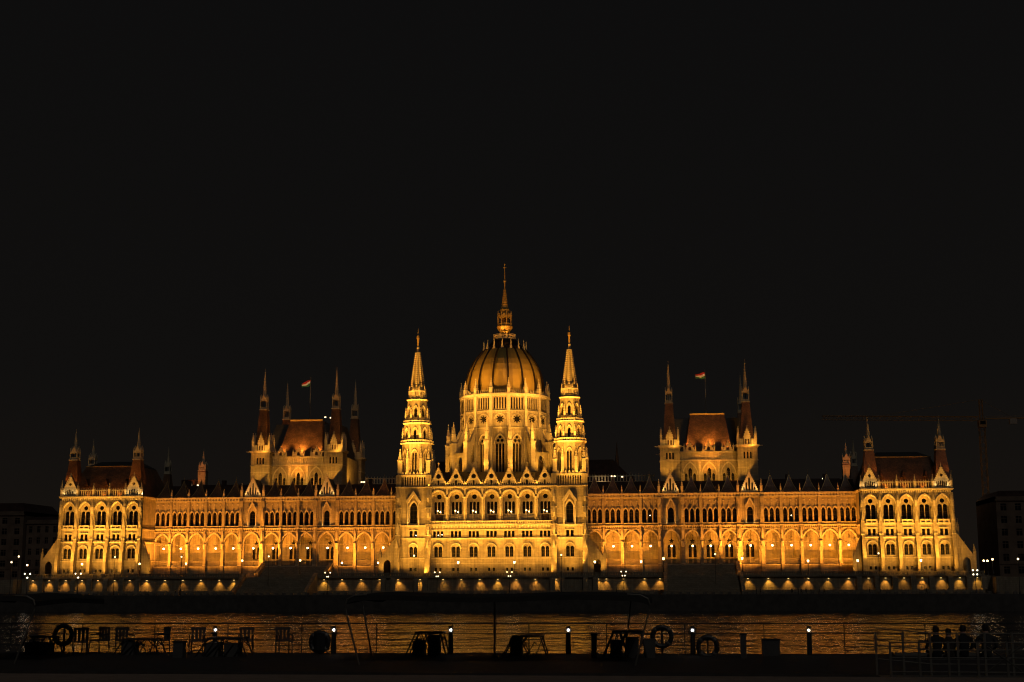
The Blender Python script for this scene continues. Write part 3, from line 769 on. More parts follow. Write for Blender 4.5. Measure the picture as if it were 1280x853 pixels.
def dome():
    prof = [(12.5,65.6),(12.55,67.5),(12.5,69.5),(12.2,71.5),(11.7,73.5),(10.9,75.5),(9.9,77.3),(8.6,79.1),(7.3,80.7),(6.7,81.2)]
    prof = [(r*1.0, z) for r, z in prof]
    mb = MB().mat(COPPER)
    n = 48
    # slightly bulging panels between the ribs
    def ring(r, z):
        out = []
        for k in range(n):
            a = RO2 + 2*PI*k/n; f = abs(math.sin(8*(a-RO2)))  # 0 on rib
            rr = r*(1-.012*(1-f)); out.append(mb.av((DX+rr*math.sin(a), DY-rr*math.cos(a), z)))
        return out
    RO2 = PI/16
    rings = [ring(r, z) for r, z in prof]
    for a, b in zip(rings, rings[1:]):
        for k in range(n): mb.af((a[k], a[(k+1)%n], b[(k+1)%n], b[k]))
    mb.mat(RIBM)
    mb.lathe(DX, DY, [(6.9,81.1),(6.4,82.0),(4.9,83.2),(3.7,84.6)], 32)
    o = ppart(mb, 'dome')
    for k in range(16):
        m = MB(); m.at(DX, DY, 0, PI/16+k*PI/8); m.mat(RIBM)
        m.tube([(0, -r-.02, z) for r, z in prof], .30, 5)
        m.at(); m.build('rib', o)
    for k in range(16):
        f = MB().mat(STONE2); f.at(DX, DY, 0, k*PI/8)
        f.pyr(0, -6.9, 81.0, 82.6, .45, .35, .15, .12); f.pyr(0, -6.9, 82.5, 84.2, .2, .16, .02, .02); f.build('finial', o)
    l = MB().mat(STONE2)
    l.frustum(DX, DY, 84.5, 85.0, 3.6, 3.7, 16)
    for k in range(12):
        l.at(DX, DY, 0, k*PI/6); open_arcade(l, -.96, .96, 85.0, 85.9, -3.55, 4, .12, True)
    l.at()
    l.mat(RIBM).frustum(DX, DY, 85.0, 87.0, 2.6, 1.5, 8); l.mat(GILT)
    l.lathe(DX, DY, [(1.5,86.9),(2.2,88.1),(2.6,88.8),(2.6,89.1)], 16)
    for k in range(8):
        an = PI/8+k*PI/4; x, y = DX+2.25*math.cos(an), DY+2.25*math.sin(an)
        l.box(x-.16, x+.16, y-.16, y+.16, 89.1, 92.6); l.pyr(x, y, 92.6, 94.2, .2, .2, .02, .02)
        l.at(DX, DY, 0, k*PI/4); l.box(-.9, .9, -2.15, -2.0, 89.1, 90.0); l.prism_y([(-.8,92.0),(.8,92.0),(0,93.4)], -2.2, -2.0); l.at()
    l.frustum(DX, DY, 89.1, 92.8, .8, .8, 8)
    l.lathe(DX, DY, [(2.3,92.0),(2.35,92.4),(1.5,93.6),(1.65,94.6),(1.2,95.2),(.95,96.2)], 8, PI/8)
    l.frustum(DX, DY, 96.0, 101.6, .95, .28, 8)
    for i in range(9):
        t = i/9; r = .95*(1-t)+.28*t+.1; l.frustum(DX, DY, 96.2+5.4*t, 96.35+5.4*t, r, r, 8)
    l.frustum(DX, DY, 101.6, 103.9, .14, .2, 6); l.ball(DX, DY, 104.1, .42, 8); l.frustum(DX, DY, 104.5, 109.6, .12, .06, 5)
    l.ball(DX, DY, 106.6, .2, 6); l.box(DX-.5, DX+.5, DY-.06, DY+.06, 108.5, 108.7); l.ball(DX, DY, 109.6, .28, 6)
    l.build('lantern_spire', o)
dome()

# ---- assembly hall blocks with four turrets each ------------------------------------
def hall(s):
    mb = MB().mat(STONE); HY = 22.6
    xs = [s*x for x in (58.15, 63.9, 69.65)]
    for cx in xs:
        a, b = cx-2.875, cx+2.875
        mb.panel([(a,32),(b,32),(b,44.1),(a,44.1)], shift(WK['hall_window'], cx, 34.3), HY, .6)
    lo, hi = sorted((s*55.27, s*72.53))
    L2, H2 = sorted((s*49.4, s*78.2))
    for x in (L2+.6, H2-.6): mb.poly([(x,22,32),(x,52,32),(x,52,47),(x,22,47)])
    mb.poly([(L2+.6,52,32),(H2-.6,52,32),(H2-.6,52,47),(L2+.6,52,47)])
    mb.mat(STONE2); mb.box(lo, hi, HY-.3, HY+.1, 43.9, 44.3); mb.box(lo, hi, HY-.3, HY+.3, 46.6, 46.85)
    mb.box(lo, hi, HY+.4, HY+1, 44.1, 46.5)
    open_arcade(mb, lo, hi, 44.3, 46.6, HY-.1, 24, .3, False)
    for cx in xs:
        hood(mb, cx, 34.3, 4.2, 5.4, 'point', .3, HY-.25, HY+.02)
        gable_front(mb, cx, 2.9, 46.85, 49.6, HY-.1, [archp(cx, 47.2, .9, .7, 'round', 3)], .4, 4, .7)
        for d in (-1.7, 1.7): pinnacle(mb, cx+d, HY, 46.85, .4, 1.3, 1.2)
    for cx in ((xs[0]+xs[1])/2, (xs[1]+xs[2])/2): mb.box(cx-.35, cx+.35, HY-.35, HY, 32, 44)
    o = ppart(mb, 'assembly_hall')
    for cx in xs: window('hall_window', o, cx, HY, 34.3, .6)
    r = MB().mat(TILE)
    q = lambda x0,x1,y0,y1,z: [(x0,y0,z),(x1,y0,z),(x1,y1,z),(x0,y1,z)]
    c = s*63.9
    r.hull2(q(c-7.2,c+7.2,24.2,52,46.6), q(c-5.3,c+5.3,31.5,46,59.1))
    r.mat(LEAD); r.hull2(q(c-13.0,c+13.0,27.5,50,46.5), q(c-10.2,c+10.2,33,46,58.2))
    r.mat(GILT); r.box(c-5.4, c+5.4, 31.3, 31.7, 59.05, 59.5)
    r.build('roof', o)
    for tx in (52.1, 75.4):
        for ty in (22.9, 50.0):
            x = s*tx; t = MB().mat(STONE); y0 = ty-3.0; y1 = ty+3.0
            a, b = x-3.0, x+3.0
            t.panel([(a,32),(b,32),(b,48.0),(a,48.0)], shift(WK['turret_triple'], x, 44.3), y0, .4)
            for xx in (a, b): t.poly([(xx,y0,32),(xx,y1,32),(xx,y1,48),(xx,y0,48)])
            t.poly([(a,y1,32),(b,y1,32),(b,y1,48),(a,y1,48)])
            t.mat(STONE2)
            for z0, z1, pr in ((43.7,43.95,.15),(41.6,41.75,.08),(47.9,48.3,.35),(48.3,48.5,.55)): t.box(a-pr, b+pr, y0-pr, y1+pr, z0, z1)
            for q2 in (-1, 1): t.tube([(x+q2*3.1, y0, 48.1), (x+q2*4.5, y0-.6, 48.15)], .14, 5)   # gargoyles
            for sx in (-1, 1):
                for sy in (-1, 1): pinnacle(t, x+sx*2.6, ty+sy*2.6, 48.5, .62, 3.2, 2.4)
                for k in range(2):
                    t.box(x+sx*1.75-.5, x+sx*1.75+.5, ty-2.7+5.3*k-.1, ty-2.7+5.3*k+.1, 48.5, 50.3)
            for k, rz in enumerate((0, PI/2, PI, 3*PI/2)):
                t.at(x, ty, 0, rz)
                gable_front(t, 0, 2.0, 50.6, 53.6, -2.75, [], .35, 4, .8)
                t.panel([(-1,48.5),(1,48.5),(1,50.6),(-1,50.6)], [archp(-.42,48.7,.5,1.3,'round',2), archp(.42,48.7,.5,1.3,'round',2)], -2.75, .35, back=True)
            t.at()
            tt = t.build('corner_turret', o)
            window('turret_triple', o, x, y0, 44.3, .4)
            spire_turret(o, x, ty, 48.6, 61.6, 2.1, 1.15, 65.2, 75.0)
for s in (-1, 1): hall(s)

# ---- roofs between the halls and the dome, rear turrets ------------------------------
def rear(s):
    mb = MB().mat(STONE); lo, hi = sorted((s*19.5, s*47))
    mb.box(lo, hi, 44, 70, 32, 39.4)
    mb.mat(STONE2); open_arcade(mb, lo, hi, 39.4, 41.4, 44, 28, .3, True)
    mb.mat(TILED)
    q = lambda x0,x1,y0,y1,z: [(x0,y0,z),(x1,y0,z),(x1,y1,z),(x0,y1,z)]
    a, b = sorted((s*19.5, s*41)); a2, b2 = sorted((s*19.5, s*33.5))
    mb.hull2(q(a,b,45.5,68,39.4), q(a2,b2,53,60,47.3))
    mb.mat(TILE); mb.frustum(s*34.6, 60, 46, 49, .7, .5, 6); mb.frustum(s*34.6, 60, 49, 53.8, .45, .04, 6)
    o = ppart(mb, 'inner_range')
    m = MB().mat(TILED); lo, hi = sorted((s*80, s*104)); m.box(lo, hi, 34, 60, 32, 39.0)
    x = s*110.6; m.mat(TILED); m.box(x-6.2, x-1.6, 66, 70, 34, 43.2) if s < 0 else m.box(x+1.6, x+3.2, 66, 70, 34, 42.4)
    m2 = ppart(m, 'rear_range')
    t = MB().mat(STONE); t.box(x-1.4, x+1.4, 69, 71.8, 32, 46.0)
    t.build('rear_turret', m2)
    spire_turret(m2, x, 70.4, 45.8, 46.4, 1.4, 1.3, 48.4, 54.6)
for s in (-1, 1): rear(s)

# ------------------------------------------------------------------ terrace, embankment, quay
tb = MB().mat(PAVE)
tb.box(-139, 138, -5.2, 11.4, 9.0, 9.3)
tb.box(-139, 138, 11.4, 75, 8.9, 9.1)
terrace = tb.build('terrace_paving'); tag(terrace, kind='structure')
g = MB().mat(ASPH)
g.box(-500, -139, -5, 400, 8.2, 8.6); g.box(138, 500, -5, 400, 8.2, 8.6); g.box(-139, 138, 75, 400, 8.2, 8.6)
city = g.build('ground'); tag(city, kind='structure')

ew = MB().mat(EMB)
STX = (49.6, 71.6)        # stair block range
def emb():
    ew.box(-137.6, 137.0, -6.0, -5.2, 4.2, 8.95)
    ew.box(-137.9, 137.3, -6.6, -5.2, 8.95, 9.3)
    ew.box(-137.6, 137.0, -7.4, -6.0, 4.2, 5.35)     # plinth ledge
    for a, b in ((-137.6, -STX[1]), (-STX[0], STX[0]), (STX[1], 137.0)):
        ew.box(a, b, -6.2, -5.8, 9.3, 9.5); ew.box(a, b, -6.25, -5.75, 10.15, 10.35)
        corbels(ew, a, b, 9.5, 10.15, -6.1, -5.9, .5, .6)
        k = a
        while k < b:
            ew.box(k, k+.5, -6.3, -5.7, 9.3, 10.45); k += 5.0
emb()
EW = ew.build('embankment_wall')
tag(EW, 'long dark stone embankment wall with lamps, piers and a balustrade holding up the palace terrace', 'wall')
pl = MB().mat(EMB)
pxs = [s*x for s in (-1, 1) for x in (103.4, 108.3, 113.1, 118.05, 123.0, 128.05, 133.0, 137.0)] + [s*x for s in (-1, 1) for x in (18.3, 21.0, 27.6, 30.4)]
for x in sorted(pxs):
    p = MB().mat(EMB)
    p.prism_x([(-6.0,5.35),(-7.3,5.35),(-7.0,8.4),(-6.6,8.94),(-6.0,8.94)], x-.7, x+.7)
    p.build('pier', EW)

for s in (-1, 1):
    st = MB().mat(EMB)
    a, b = sorted((s*STX[0], s*STX[1]))
    n = 36
    for i in range(n):
        z1 = 9.25 - (i+1)*(4.95/n); y1 = -6.3 - i*.34
        st.box(a+1.0, b-1.0, y1-.36, -6.31 if i == 0 else y1, 4.25, z1)
    for x in (a, b-1.0):
        st.prism_x([(-7.41,4.25),(-19.2,4.25),(-19.2,5.2),(-8.8,10.0),(-7.41,10.4)], x, x+1.0)
    o = st.build('staircase')
    tag(o, 'broad dark stone staircase down to the quay below the %s arcade' % ('left' if s < 0 else 'right'), 'staircase', 'twin stairs to the quay')
    # upper stairs from terrace to the arcade floor
    us = MB().mat(EMB)
    for i in range(12):
        us.box(a+1.2, b-1.2, 4.4+i*.62, 11.85, 9.3+i*.27, 9.3+(i+1)*.27)
    for x in (a, b-1.1): us.prism_x([(4.0,9.303),(4.0,10.6),(11.3,13.7),(11.3,9.303)], x, x+1.1)
    o = us.build('terrace_steps')
    tag(o, 'low stone steps climbing from the terrace to the %s arcade' % ('left' if s < 0 else 'right'), 'steps', 'steps to the arcades')

q = MB().mat(ASPH)
q.box(-500, 500, -33, -7.41, 3.9, 4.2)
q.mat(PAVE).box(-500, 500, -9.8, -7.42, 4.204, 4.34)
quay = q.build('quay_road'); tag(quay, kind='structure')
m = MB().mat(PAVE)
for yy in (-14.5, -21.5): m.box(-500, 500, yy-.06, yy+.06, 4.204, 4.208)
tag(m.build('lane_marking', mat=PAVE), kind='structure')
w = MB().mat(plain('wet_quay_stone', (.05, .045, .04), .8, 0, .3, .6))
w.prism_x([(-33.002,-2),(-33.002,4.3),(-33.7,4.3),(-34.6,-2)], -500, 500)
tag(w.build('quay_wall'), 'low black stone river wall running the whole width along the far waterline', 'wall')
# outer embankment beyond the palace on both sides
for s in (-1, 1):
    e = MB().mat(EMB); a, b = sorted((s*145, s*500))
    e.box(a, b, -6, -5.002, 4.2, 8.6)
    e.prism_y([(s*137.95,4.2),(s*137.95,9.2),(s*145,8.6),(s*145,4.2)] if s < 0 else [(s*137.4,4.2),(s*137.4,9.2),(s*145,8.6),(s*145,4.2)], -6, -5.0)
    e.prism_y([(s*139,4.2),(s*139,8.8),(s*151,4.2)], -12, -6.01)
    tag(e.build('ramp_wall'), 'plain unlit stone wall and ramp past the %s end of the palace' % ('left' if s < 0 else 'right'), 'wall')

# bollard stones on the quay edge
bl = MB().mat(PAVE); bl.box(-.5, .5, -.3, .3, 0, .62); bl.pyr(0, 0, .62, .74, .5, .3, .38, .2)
bm = bl.mesh('quay_bollard', PAVE); k = 0
x = -142.0
while x < 141:
    k += 1; o = link('quay_bollard', bm, None, (x, -32.3, 4.202))
    tag(o, 'squat dark kerb block on the quay edge, %s from the left in the row' % ordn(k), 'bollard', 'kerb blocks along the quay edge')
    x += 2.13

# ------------------------------------------------------------------ lamps with light
def spot(loc, target, power, col, angle=60, blend=.6, rad=.3, name='floodlight_beam'):
    l = bpy.data.lights.new(name, 'SPOT'); l.energy = power; l.color = col; l.spot_size = R(angle); l.spot_blend = blend; l.shadow_soft_size = rad
    o = link(name, l, None, loc)
    d = Vector(target)-Vector(loc); o.rotation_euler = d.to_track_quat('-Z', 'Y').to_euler(); return o
def point(loc, power, col, rad=.2, name='lamp_glow'):
    l = bpy.data.lights.new(name, 'POINT'); l.energy = power; l.color = col; l.shadow_soft_size = rad
    return link(name, l, None, loc)
YEL = (1, .44, .05); ORA = (1, .335, .03); ORY = (1, .35, .012)

# wall lamps of the embankment (x measured along the wall)
LX = [-136.1,-130.6,-125.4,-120.4,-115.4,-110.4,-106.0, -101.0,-95.6,-90.4,-85.0,-79.5,-74.0, -56.4+8.3,-43.2+.2,-37.5,-32.2, -26.8+.3,-19.6-.2, -12.9,-7.9,-2.6,2.7,8.2,13.8, 19.4,27.6,30.2, 32.9,38.3,44.1,48.6, 73.3,78.9,84.9,90.7,96.4,102.2, 106.5,111.4,116.6,121.8,126.9,131.9,136.0]
LX = [-135.6,-130.6,-125.5,-120.5,-115.6,-110.6,-106.0,-100.8,-95.3,-89.9,-84.5,-79.0,-74.6,-47.9,-42.6,-37.0,-31.6,-26.2,-19.8,-13.2,-7.9,-2.6,2.6,7.9,13.3,19.3,27.9,31.2,33.5,38.3,44.2,48.5,73.0,78.6,84.1,89.6,95.1,100.6,106.0,110.6,115.6,120.5,125.5,130.6,135.2]
lm = MB().mat(IRON); lm.box(-.25,.25,-.55,0,.1,.22); lm.prism_y([(-.28,-.12),(.28,-.12),(.2,.1),(-.2,.1)], -.55, -.12)
lens = MB().mat(FLOODG); lens.box(-.2,.2,-.5,-.16,-.17,-.12)
lmm, lem = lm.mesh('wall_lamp', IRON), lens.mesh('lens', FLOODG)
for i, x in enumerate(LX):
    o = link('wall_lamp', lmm, None, (x, -6.02, 8.62)); link('lens', lem, o)
    tag(o, 'small downlight under the coping of the lit embankment wall, %s from the left' % ordn(i+1), 'wall lamp', 'downlights on the embankment wall')
    j = random.choice((.3, .55, .7, .8, .8, .9, 1.0))
    spot((x, -6.95, 8.5), (x+random.uniform(-.4,.4), -5.95, 5.9), 880*j, (1, .44+random.uniform(-.03,.04), .06), random.uniform(72, 92), .9, .08)
# stair-flank strips of light at the wall ends
# globe lamps in the arcades
gm = MB().mat(GLOBE_A); gm.ball(0, 0, 0, .29, 10); gmm = gm.mesh('globe', GLOBE_A)
hm = MB().mat(IRON); hm.tube([(0,0,.2),(0,0,4.2)], .03, 5); hm.frustum(0,0,.22,.36,.2,.08,8); hmm = hm.mesh('hanging_lantern', IRON)
for s in (-1, 1):
    sd = 'left' if s < 0 else 'right'
    for i, c in enumerate(WB):
        if i == 0: c = (WE[0]+WE[1])/2
        x = s*c
        o = link('hanging_lantern', hmm, None, (x, WY+1.9, 18.15)); link('globe', gmm, o)
        n = 14-i if s < 0 else i+1
        tag(o, 'glowing globe lantern hanging in the %s arch from the left of the %s arcade' % (ordn(n), sd), 'lantern', 'globe lanterns in the arcades')
        spot((x, WY+1.2, 12.9), (x, WY+5.2, 19), 1000, ORY, 130, 1, .2)
# candelabra in the centre loggias
cm = MB().mat(IRON); cm.tube([(0,0,0),(0,0,3.2)], .05, 5); cm.tube([(-.4,-.1,3.0),(0,0,2.8),(.4,.1,2.7)], .04, 4); cmm = cm.mesh('candelabrum', IRON)
g2 = MB().mat(GLOBE); g2.ball(0,0,0,.2,8); g2m = g2.mesh('globe', GLOBE)
for i, cx in enumerate(CX):
    o = link('loggia_candelabrum', cmm, None, (cx+.1, .55, 25.0))
    for p in ((-.35,-.1,3.3),(.4,.1,2.95)): link('globe', g2m, o, p)
    tag(o, 'twin globe candelabrum glowing in the %s balcony arch from the left under the dome' % ordn(i+1), 'candelabrum', 'candelabra in the balcony arches')
    spot((cx, .3, 25.1), (cx, 1.5, 30), 120, YEL, 120, 1, .1)

def lamp_mesh(h):
    m = MB().mat(IRON); m.frustum(0,0,0,.5,.3,.2,8); m.frustum(0,0,.5,1.1,.16,.12,8); m.frustum(0,0,1.1,h-.3,.09,.06,8); m.frustum(0,0,h-.3,h-.15,.06,.22,8)
    return m.mesh('pole', IRON)
pole2, pole3 = lamp_mesh(3.7), lamp_mesh(10.6)
lan = MB().mat(GLOBE); lan.frustum(0,0,-.15,.45,.2,.3,6); lan_m = lan.mesh('lantern_glass', GLOBE)
cap = MB().mat(IRON); cap.frustum(0,0,.45,.8,.36,.05,6); cap_m = cap.mesh('cap', IRON)
glb = MB().mat(GLOBE); glb.ball(0,0,.2,.27,10); glb_m = glb.mesh('globe', GLOBE)
def terrace_lamp(x, y, z, label, globe=True, pm=None, h=3.7):
    z = z-1.1 if z > 10 else z; o = empty('terrace_lamp', (x, y, z)); link('pole', pm or pole2, o)
    link('globe' if globe else 'lantern_glass', glb_m if globe else lan_m, o, (0,0,h))
    if not globe: link('cap', cap_m, o, (0,0,h))
    tag(o, label, 'lamp', 'lamps on the terrace balustrade'); return o
for x, z, lab in ((-121.3,10.5,'lamp post in front of the left pavilion, at its third bay'), (-103.7,10.5,'globe lamp where the left pavilion meets the arcade'),
                  (-89.6,10.5,'globe lamp before the left half of the left arcade'), (-72.7,11.3,'globe lamp at the left end of the left stairs'), (-54.2-1.2,11.3,'globe lamp nearly at the right end of the left stairs'),
                  (-43.0,10.5,'globe lamp right of the left stairs, before the arcade'), (-32.4,10.5,'globe lamp beside the foot of the left river tower'),
                  (137.5,10.3,'end globe lamp just past the right pavilion'), (-138.2,10.3,'lone globe lamp off the left corner of the palace')):
    terrace_lamp(x, -5.0, z, lab)
for x, z, lab in ((-9.0,10.5,'slim lantern left of the middle under the dome block'), (7.2,10.5,'slim lantern right of the middle under the dome block'), (30.2,10.5,'slim lantern by the porch of the right river tower'),
                  (43.3,10.5,'slim lantern before the arcade between right tower and right stairs'), (55.0-5.4,11.3,'slim lantern at the left head of the right stairs'), (71.6,11.3,'slim lantern at the right head of the right stairs'),
                  (89.8,10.5,'slim lantern in the middle of the far right arcade'), (103.4,10.5,'slim lantern where the right arcade meets the pavilion'), (120.6,10.5,'slim lantern before the third bay of the right pavilion')):
    terrace_lamp(x, -5.0, z, lab, False)
# three bright lanterns and small lights right of the palace
for i, (x, y, z, r_) in enumerate(((138.9,-3,12.9,.34),(140.3,-3,13.3,.45))):
    terrace_lamp(x, y, z-3.7, ['smaller of two close globe lamps off the right end of the palace', 'larger of two close globe lamps off the right end of the palace'][i])
# tall quay masts with a white lamp
mast_h = 10.2
for x, lab in ((-20.6,'tall thin mast with a small white lamp before the left river tower'), (21.2,'tall thin mast with a small white lamp before the right river tower'), (-88.6,'tall mast rising left of the left stairs'), (-62.8,'tall dark mast in front of the left stairs'),
               (63.9,'tall dark mast in front of the right stairs'), (108.2,'tall mast by the left edge of the right pavilion'), (-108.5,'tall mast by the right edge of the left pavilion')):
    o = empty('quay_mast', (x, -12, 4.34)); link('pole', pole3, o)
    m_ = MB().mat(GLOBEW); m_.ball(0,0,10.8,.24,8); m_.build('lamp_head', o)
    tag(o, lab, 'lamp post', 'masts along the quay')
# candelabra of white globes
can = MB().mat(IRON); can.frustum(0,0,0,.8,.35,.15,8); can.frustum(0,0,.8,6.2,.1,.07,8)
for a in range(4):
    an = a*PI/2+.5; c_, s_ = math.cos(an), math.sin(an)
    zz = 6.3 if a % 2 == 0 else 5.2
    can.tube([(0,0,zz-1.2),(c_*.45,s_*.45,zz-1.1),(c_*.75,s_*.75,zz-.4)], .045, 4)
canm = can.mesh('post', IRON)
wg = MB().mat(GLOBEW); wg.ball(0,0,0,.19,8); wgm = wg.mesh('globe', GLOBEW)
dg = MB().mat(DARKG); dg.ball(0,0,0,.2,8); dgm = dg.mesh('globe', DARKG)
CAND = [(-133.8,0,'candelabrum post at the far left corner of the lit embankment'), (-118.5,0,'dim candelabrum post before the left pavilion'), (-45.0,1,'white four globe candelabrum just right of the left stairs'),
        (-13.6,1,'white four globe candelabrum between the left river tower and the middle'), (6.8,1,'white four globe candelabrum before the middle of the palace'), (38.6,1,'white four globe candelabrum right of the right river tower'),
        (133.2,0,'dim candelabrum post before the right corner of the palace')]
for x, br, lab in CAND:
    o = empty('candelabrum', (x, -14, 4.34)); link('post', canm, o)
    for a in range(4):
        an = a*PI/2+.5; zz = 6.3 if a % 2 == 0 else 5.2
        link('globe', wgm if br else dgm, o, (math.cos(an)*.75, math.sin(an)*.75, zz-.2))
    tag(o, lab, 'lamp post', 'candelabra on the quay')
# street lamps beyond the ends
for x, z, lab in ((-133.9,11.2,'higher white street lamp in the dark left of the palace'), (-136.0,9.6,'lower white street lamp in the dark left of the palace'), (143.2,9.2,'white street lamp in the dark at the right edge')):
    o = empty('street_lamp', (x, -20, 4.204)); link('pole', lamp_mesh(z), o)
    m_ = MB().mat(GLOBEW); m_.ball(0,0,z-.1,.28,8); m_.build('lamp_head', o)
    tag(o, lab, 'street lamp', 'street lamps beyond the palace')

# floodlights standing on roofs (small visible twin lamps)
fl = MB().mat(IRON); fl.box(-.35,.35,-.1,.3,0,.5); flm = fl.mesh('housing', IRON)
ff = MB().mat(GLOBEW); ff.box(-.28,.28,-.16,-.11,.08,.42); ffm = ff.mesh('lens', GLOBEW)
for x, y, z, lab in ((-96.6,24,38.0,'left of a pair of white floodlights on the roof behind the left wing'), (-95.8,24,38.0,'right of a pair of white floodlights on the roof behind the left wing'),
                     (97.9,24,38.0,'left of a pair of white floodlights on the roof behind the right wing'), (99.0,24,38.0,'right of a pair of white floodlights on the roof behind the right wing'),
                     (-58.3,34,60.2,'brighter white lamp high beside the left hall roof'), (-56.5,34,60.0,'fainter white lamp high beside the left hall roof'),
                     (-44.3,26,38.6,'bright white flood panel at the foot of the left hall turret'), (-43.5,26,38.6,'second bright white flood panel at the foot of the left hall turret'),
                     (33.6,40,40.6,'white lamp on the roof right of the dome, first of two'), (34.5,40,40.6,'white lamp on the roof right of the dome, second of two'), (36.9,40,40.4,'small white lamp alone right of the two beside the dome roof')):
    o = empty('roof_floodlight', (x, y, z)); link('housing', flm, o); link('lens', ffm, o)
    s_ = MB().mat(IRON); s_.box(-.04,.04,.05,.13,-1.5 if z < 50 else -3.0,0); s_.build('stand', o)
    tag(o, lab, 'floodlight', 'floodlights on the palace roofs')

# ---- floodlighting of the facade ---------------------------------------------------
# pavilions and centre: unseen floods over the quay without mast or fixture, and terrace floods
for s in (-1, 1):
    for k in range(3):
        x = s*(111+7.5*k); spot((x+s*8, -16, 10.6), (x, 0, 24.5), 10500, YEL, 100, 1, .12)
    for k in range(5):
        x = s*(108.3+4.97*k); spot((x+s*1.5, -4.6, 9.6), (x, 0, 26), 2600, YEL, 110, 1, .1); spot((x-s*2.3, -4.9, 9.6), (x-s*2.3, -.2, 40), 46000, YEL, 52, 1, .1)
    spot((s*138, -5, 9.6), (s*133.5, 1, 16), 420, YEL, 90, .8, .3)
    spot((s*142, 14, 10), (s*132, 14, 24), 2600, ORA, 80, .8, .3)
for k in range(5):
    x = -16+8*k; spot((x-8, -16, 10.6), (x, 0, 25.5), 11000, YEL, 100, 1, .12)
for k in range(9):
    x = -24+6*k; spot((x-1.2, -4.6, 9.6), (x, 0, 26), 2900, YEL, 110, 1, .1); spot((x+2, -4.9, 9.6), (x+2, -.2, 41), 50000, YEL, 50, 1, .1)
for s in (-1, 1):
    x = s*22.9; spot((x-8, -16, 10.6), (x, 0, 27), 13000, YEL, 90, 1, .12)
    spot((s*33, -4, 9.6), (s*30.5, -.3, 17), 2600, YEL, 90, .8, .3)
    # tower window uplights
    for d in (-1.3, 1.3): spot((x+d, -1.6, 24.4), (x+d*.6, -.7, 32), 260, (1,.62,.2), 90, 1, .1)
# wings: terrace floods, orange
for s in (-1, 1):
    for k in range(9):
        x = s*(36.5+8.4*k); o_ = 8 if x > 51 else -8; xs_ = s*min(101.5, max(35.0, abs(x+o_)))
        if 49 < abs(xs_) < 72.5: xs_ = s*(48.0 if abs(xs_) < 60.5 else 73.4)
        spot((xs_, 4.0, 9.9), (x, WY, 29.5), 21500, ORA, 112, .9, .12)
    spot((s*98, 1.0, 9.6), (s*104.5, WY, 25), 9000, ORA, 80, .9, .2); spot((s*36.5, 1.5, 9.6), (s*30, WY, 27), 8000, ORA, 90, .9, .2)
    spot((s*100, -3, 9.6), (s*105.5, 4, 18), 2200, YEL, 80, .9, .2)
    for e in WE[1:-1]: spot((s*e, WY-.1, 33.9), (s*e, WY+3.0, 37.0), 420, (1,.42,.1), 150, 1, .1)
    for i in GAB:
        x = s*WB[i]
        for d in (-1.9, 1.9): spot((x+d*1.1, WY-1.2, 33.8), (x+d*.4, WY-.2, 38), 330, (1,.66,.26), 110, 1, .1)
        for d in (-1.2, 1.2): spot((x+d, WY-.85, 24.35), (x+d*.5, WY, 30), 110, (1,.62,.2), 100, 1, .1)
# gable floods on the pavilions and centre
for s in (-1, 1):
    for i in (0, 4):
        for d in (-1.9, 1.9): spot((s*PX[i]+d, -1.0, 33.7), (s*PX[i]+d*.3, 0, 38), 240, (1,.66,.26), 110, 1, .1)
    spot((s*(105.2), -.6, 33.8), (s*106.2, 1, 38), 300, (1,.8,.5), 110, 1, .1)
    for k in range(3):
        x = s*PX[k+1]; spot((x, -1.6, 33.6), (x, -.1, 36), 170, YEL, 140, 1, .1); spot((x, .75, 33.8), (x, 4.6, 38), 900, ORA, 110, 1, .2)
for cx in CX:
    for d in (-2.61,): spot((cx+d, -1.3, 35.6), (cx+d, -.2, 39), 330, YEL, 120, 1, .1)
for s in (-1, 1):
    for x in (109.0, 129.05):
        for d in (-1.8, 1.8): spot((s*x+d, .9, 37.0), (s*x, 4.3, 47.5), 520, ORA, 70, .9, .1)
# towers' octagons
for s in (-1, 1):
    x = s*22.9
    for d in (-2.6, 0, 2.6):
        spot((x+d, -1.9+abs(d)*.25, 38.9), (x+d*.5, .6, 47), 230, YEL, 110, 1, .15)
    for z, ap, p in ((48.9, 5.6, 140), (54.9, 4.7, 130), (61.9, 3.5, 140)):
        for an in (-35, 0, 35):
            a_ = R(an); spot((x+ap*math.sin(a_), 4.4-ap*math.cos(a_), z), (x+ap*.5*math.sin(a_), 4.4-ap*.3*math.cos(a_), z+4.5), p, YEL, 120, 1, .1)
    spot((s*11, -1.2, 43), (x, 4.2, 55), 7500, YEL, 62, .9, .15)
    spot((s*37, -.5, 37), (x, 4.2, 53), 11000, YEL, 56, .9, .15)
    spot((x-8, -26, 5.2), (x, 4, 70), 900000, YEL, 20, .6, .3)
    spot((x+5, -26, 5.2), (x, 4, 58), 330000, YEL, 22, .8, .3)
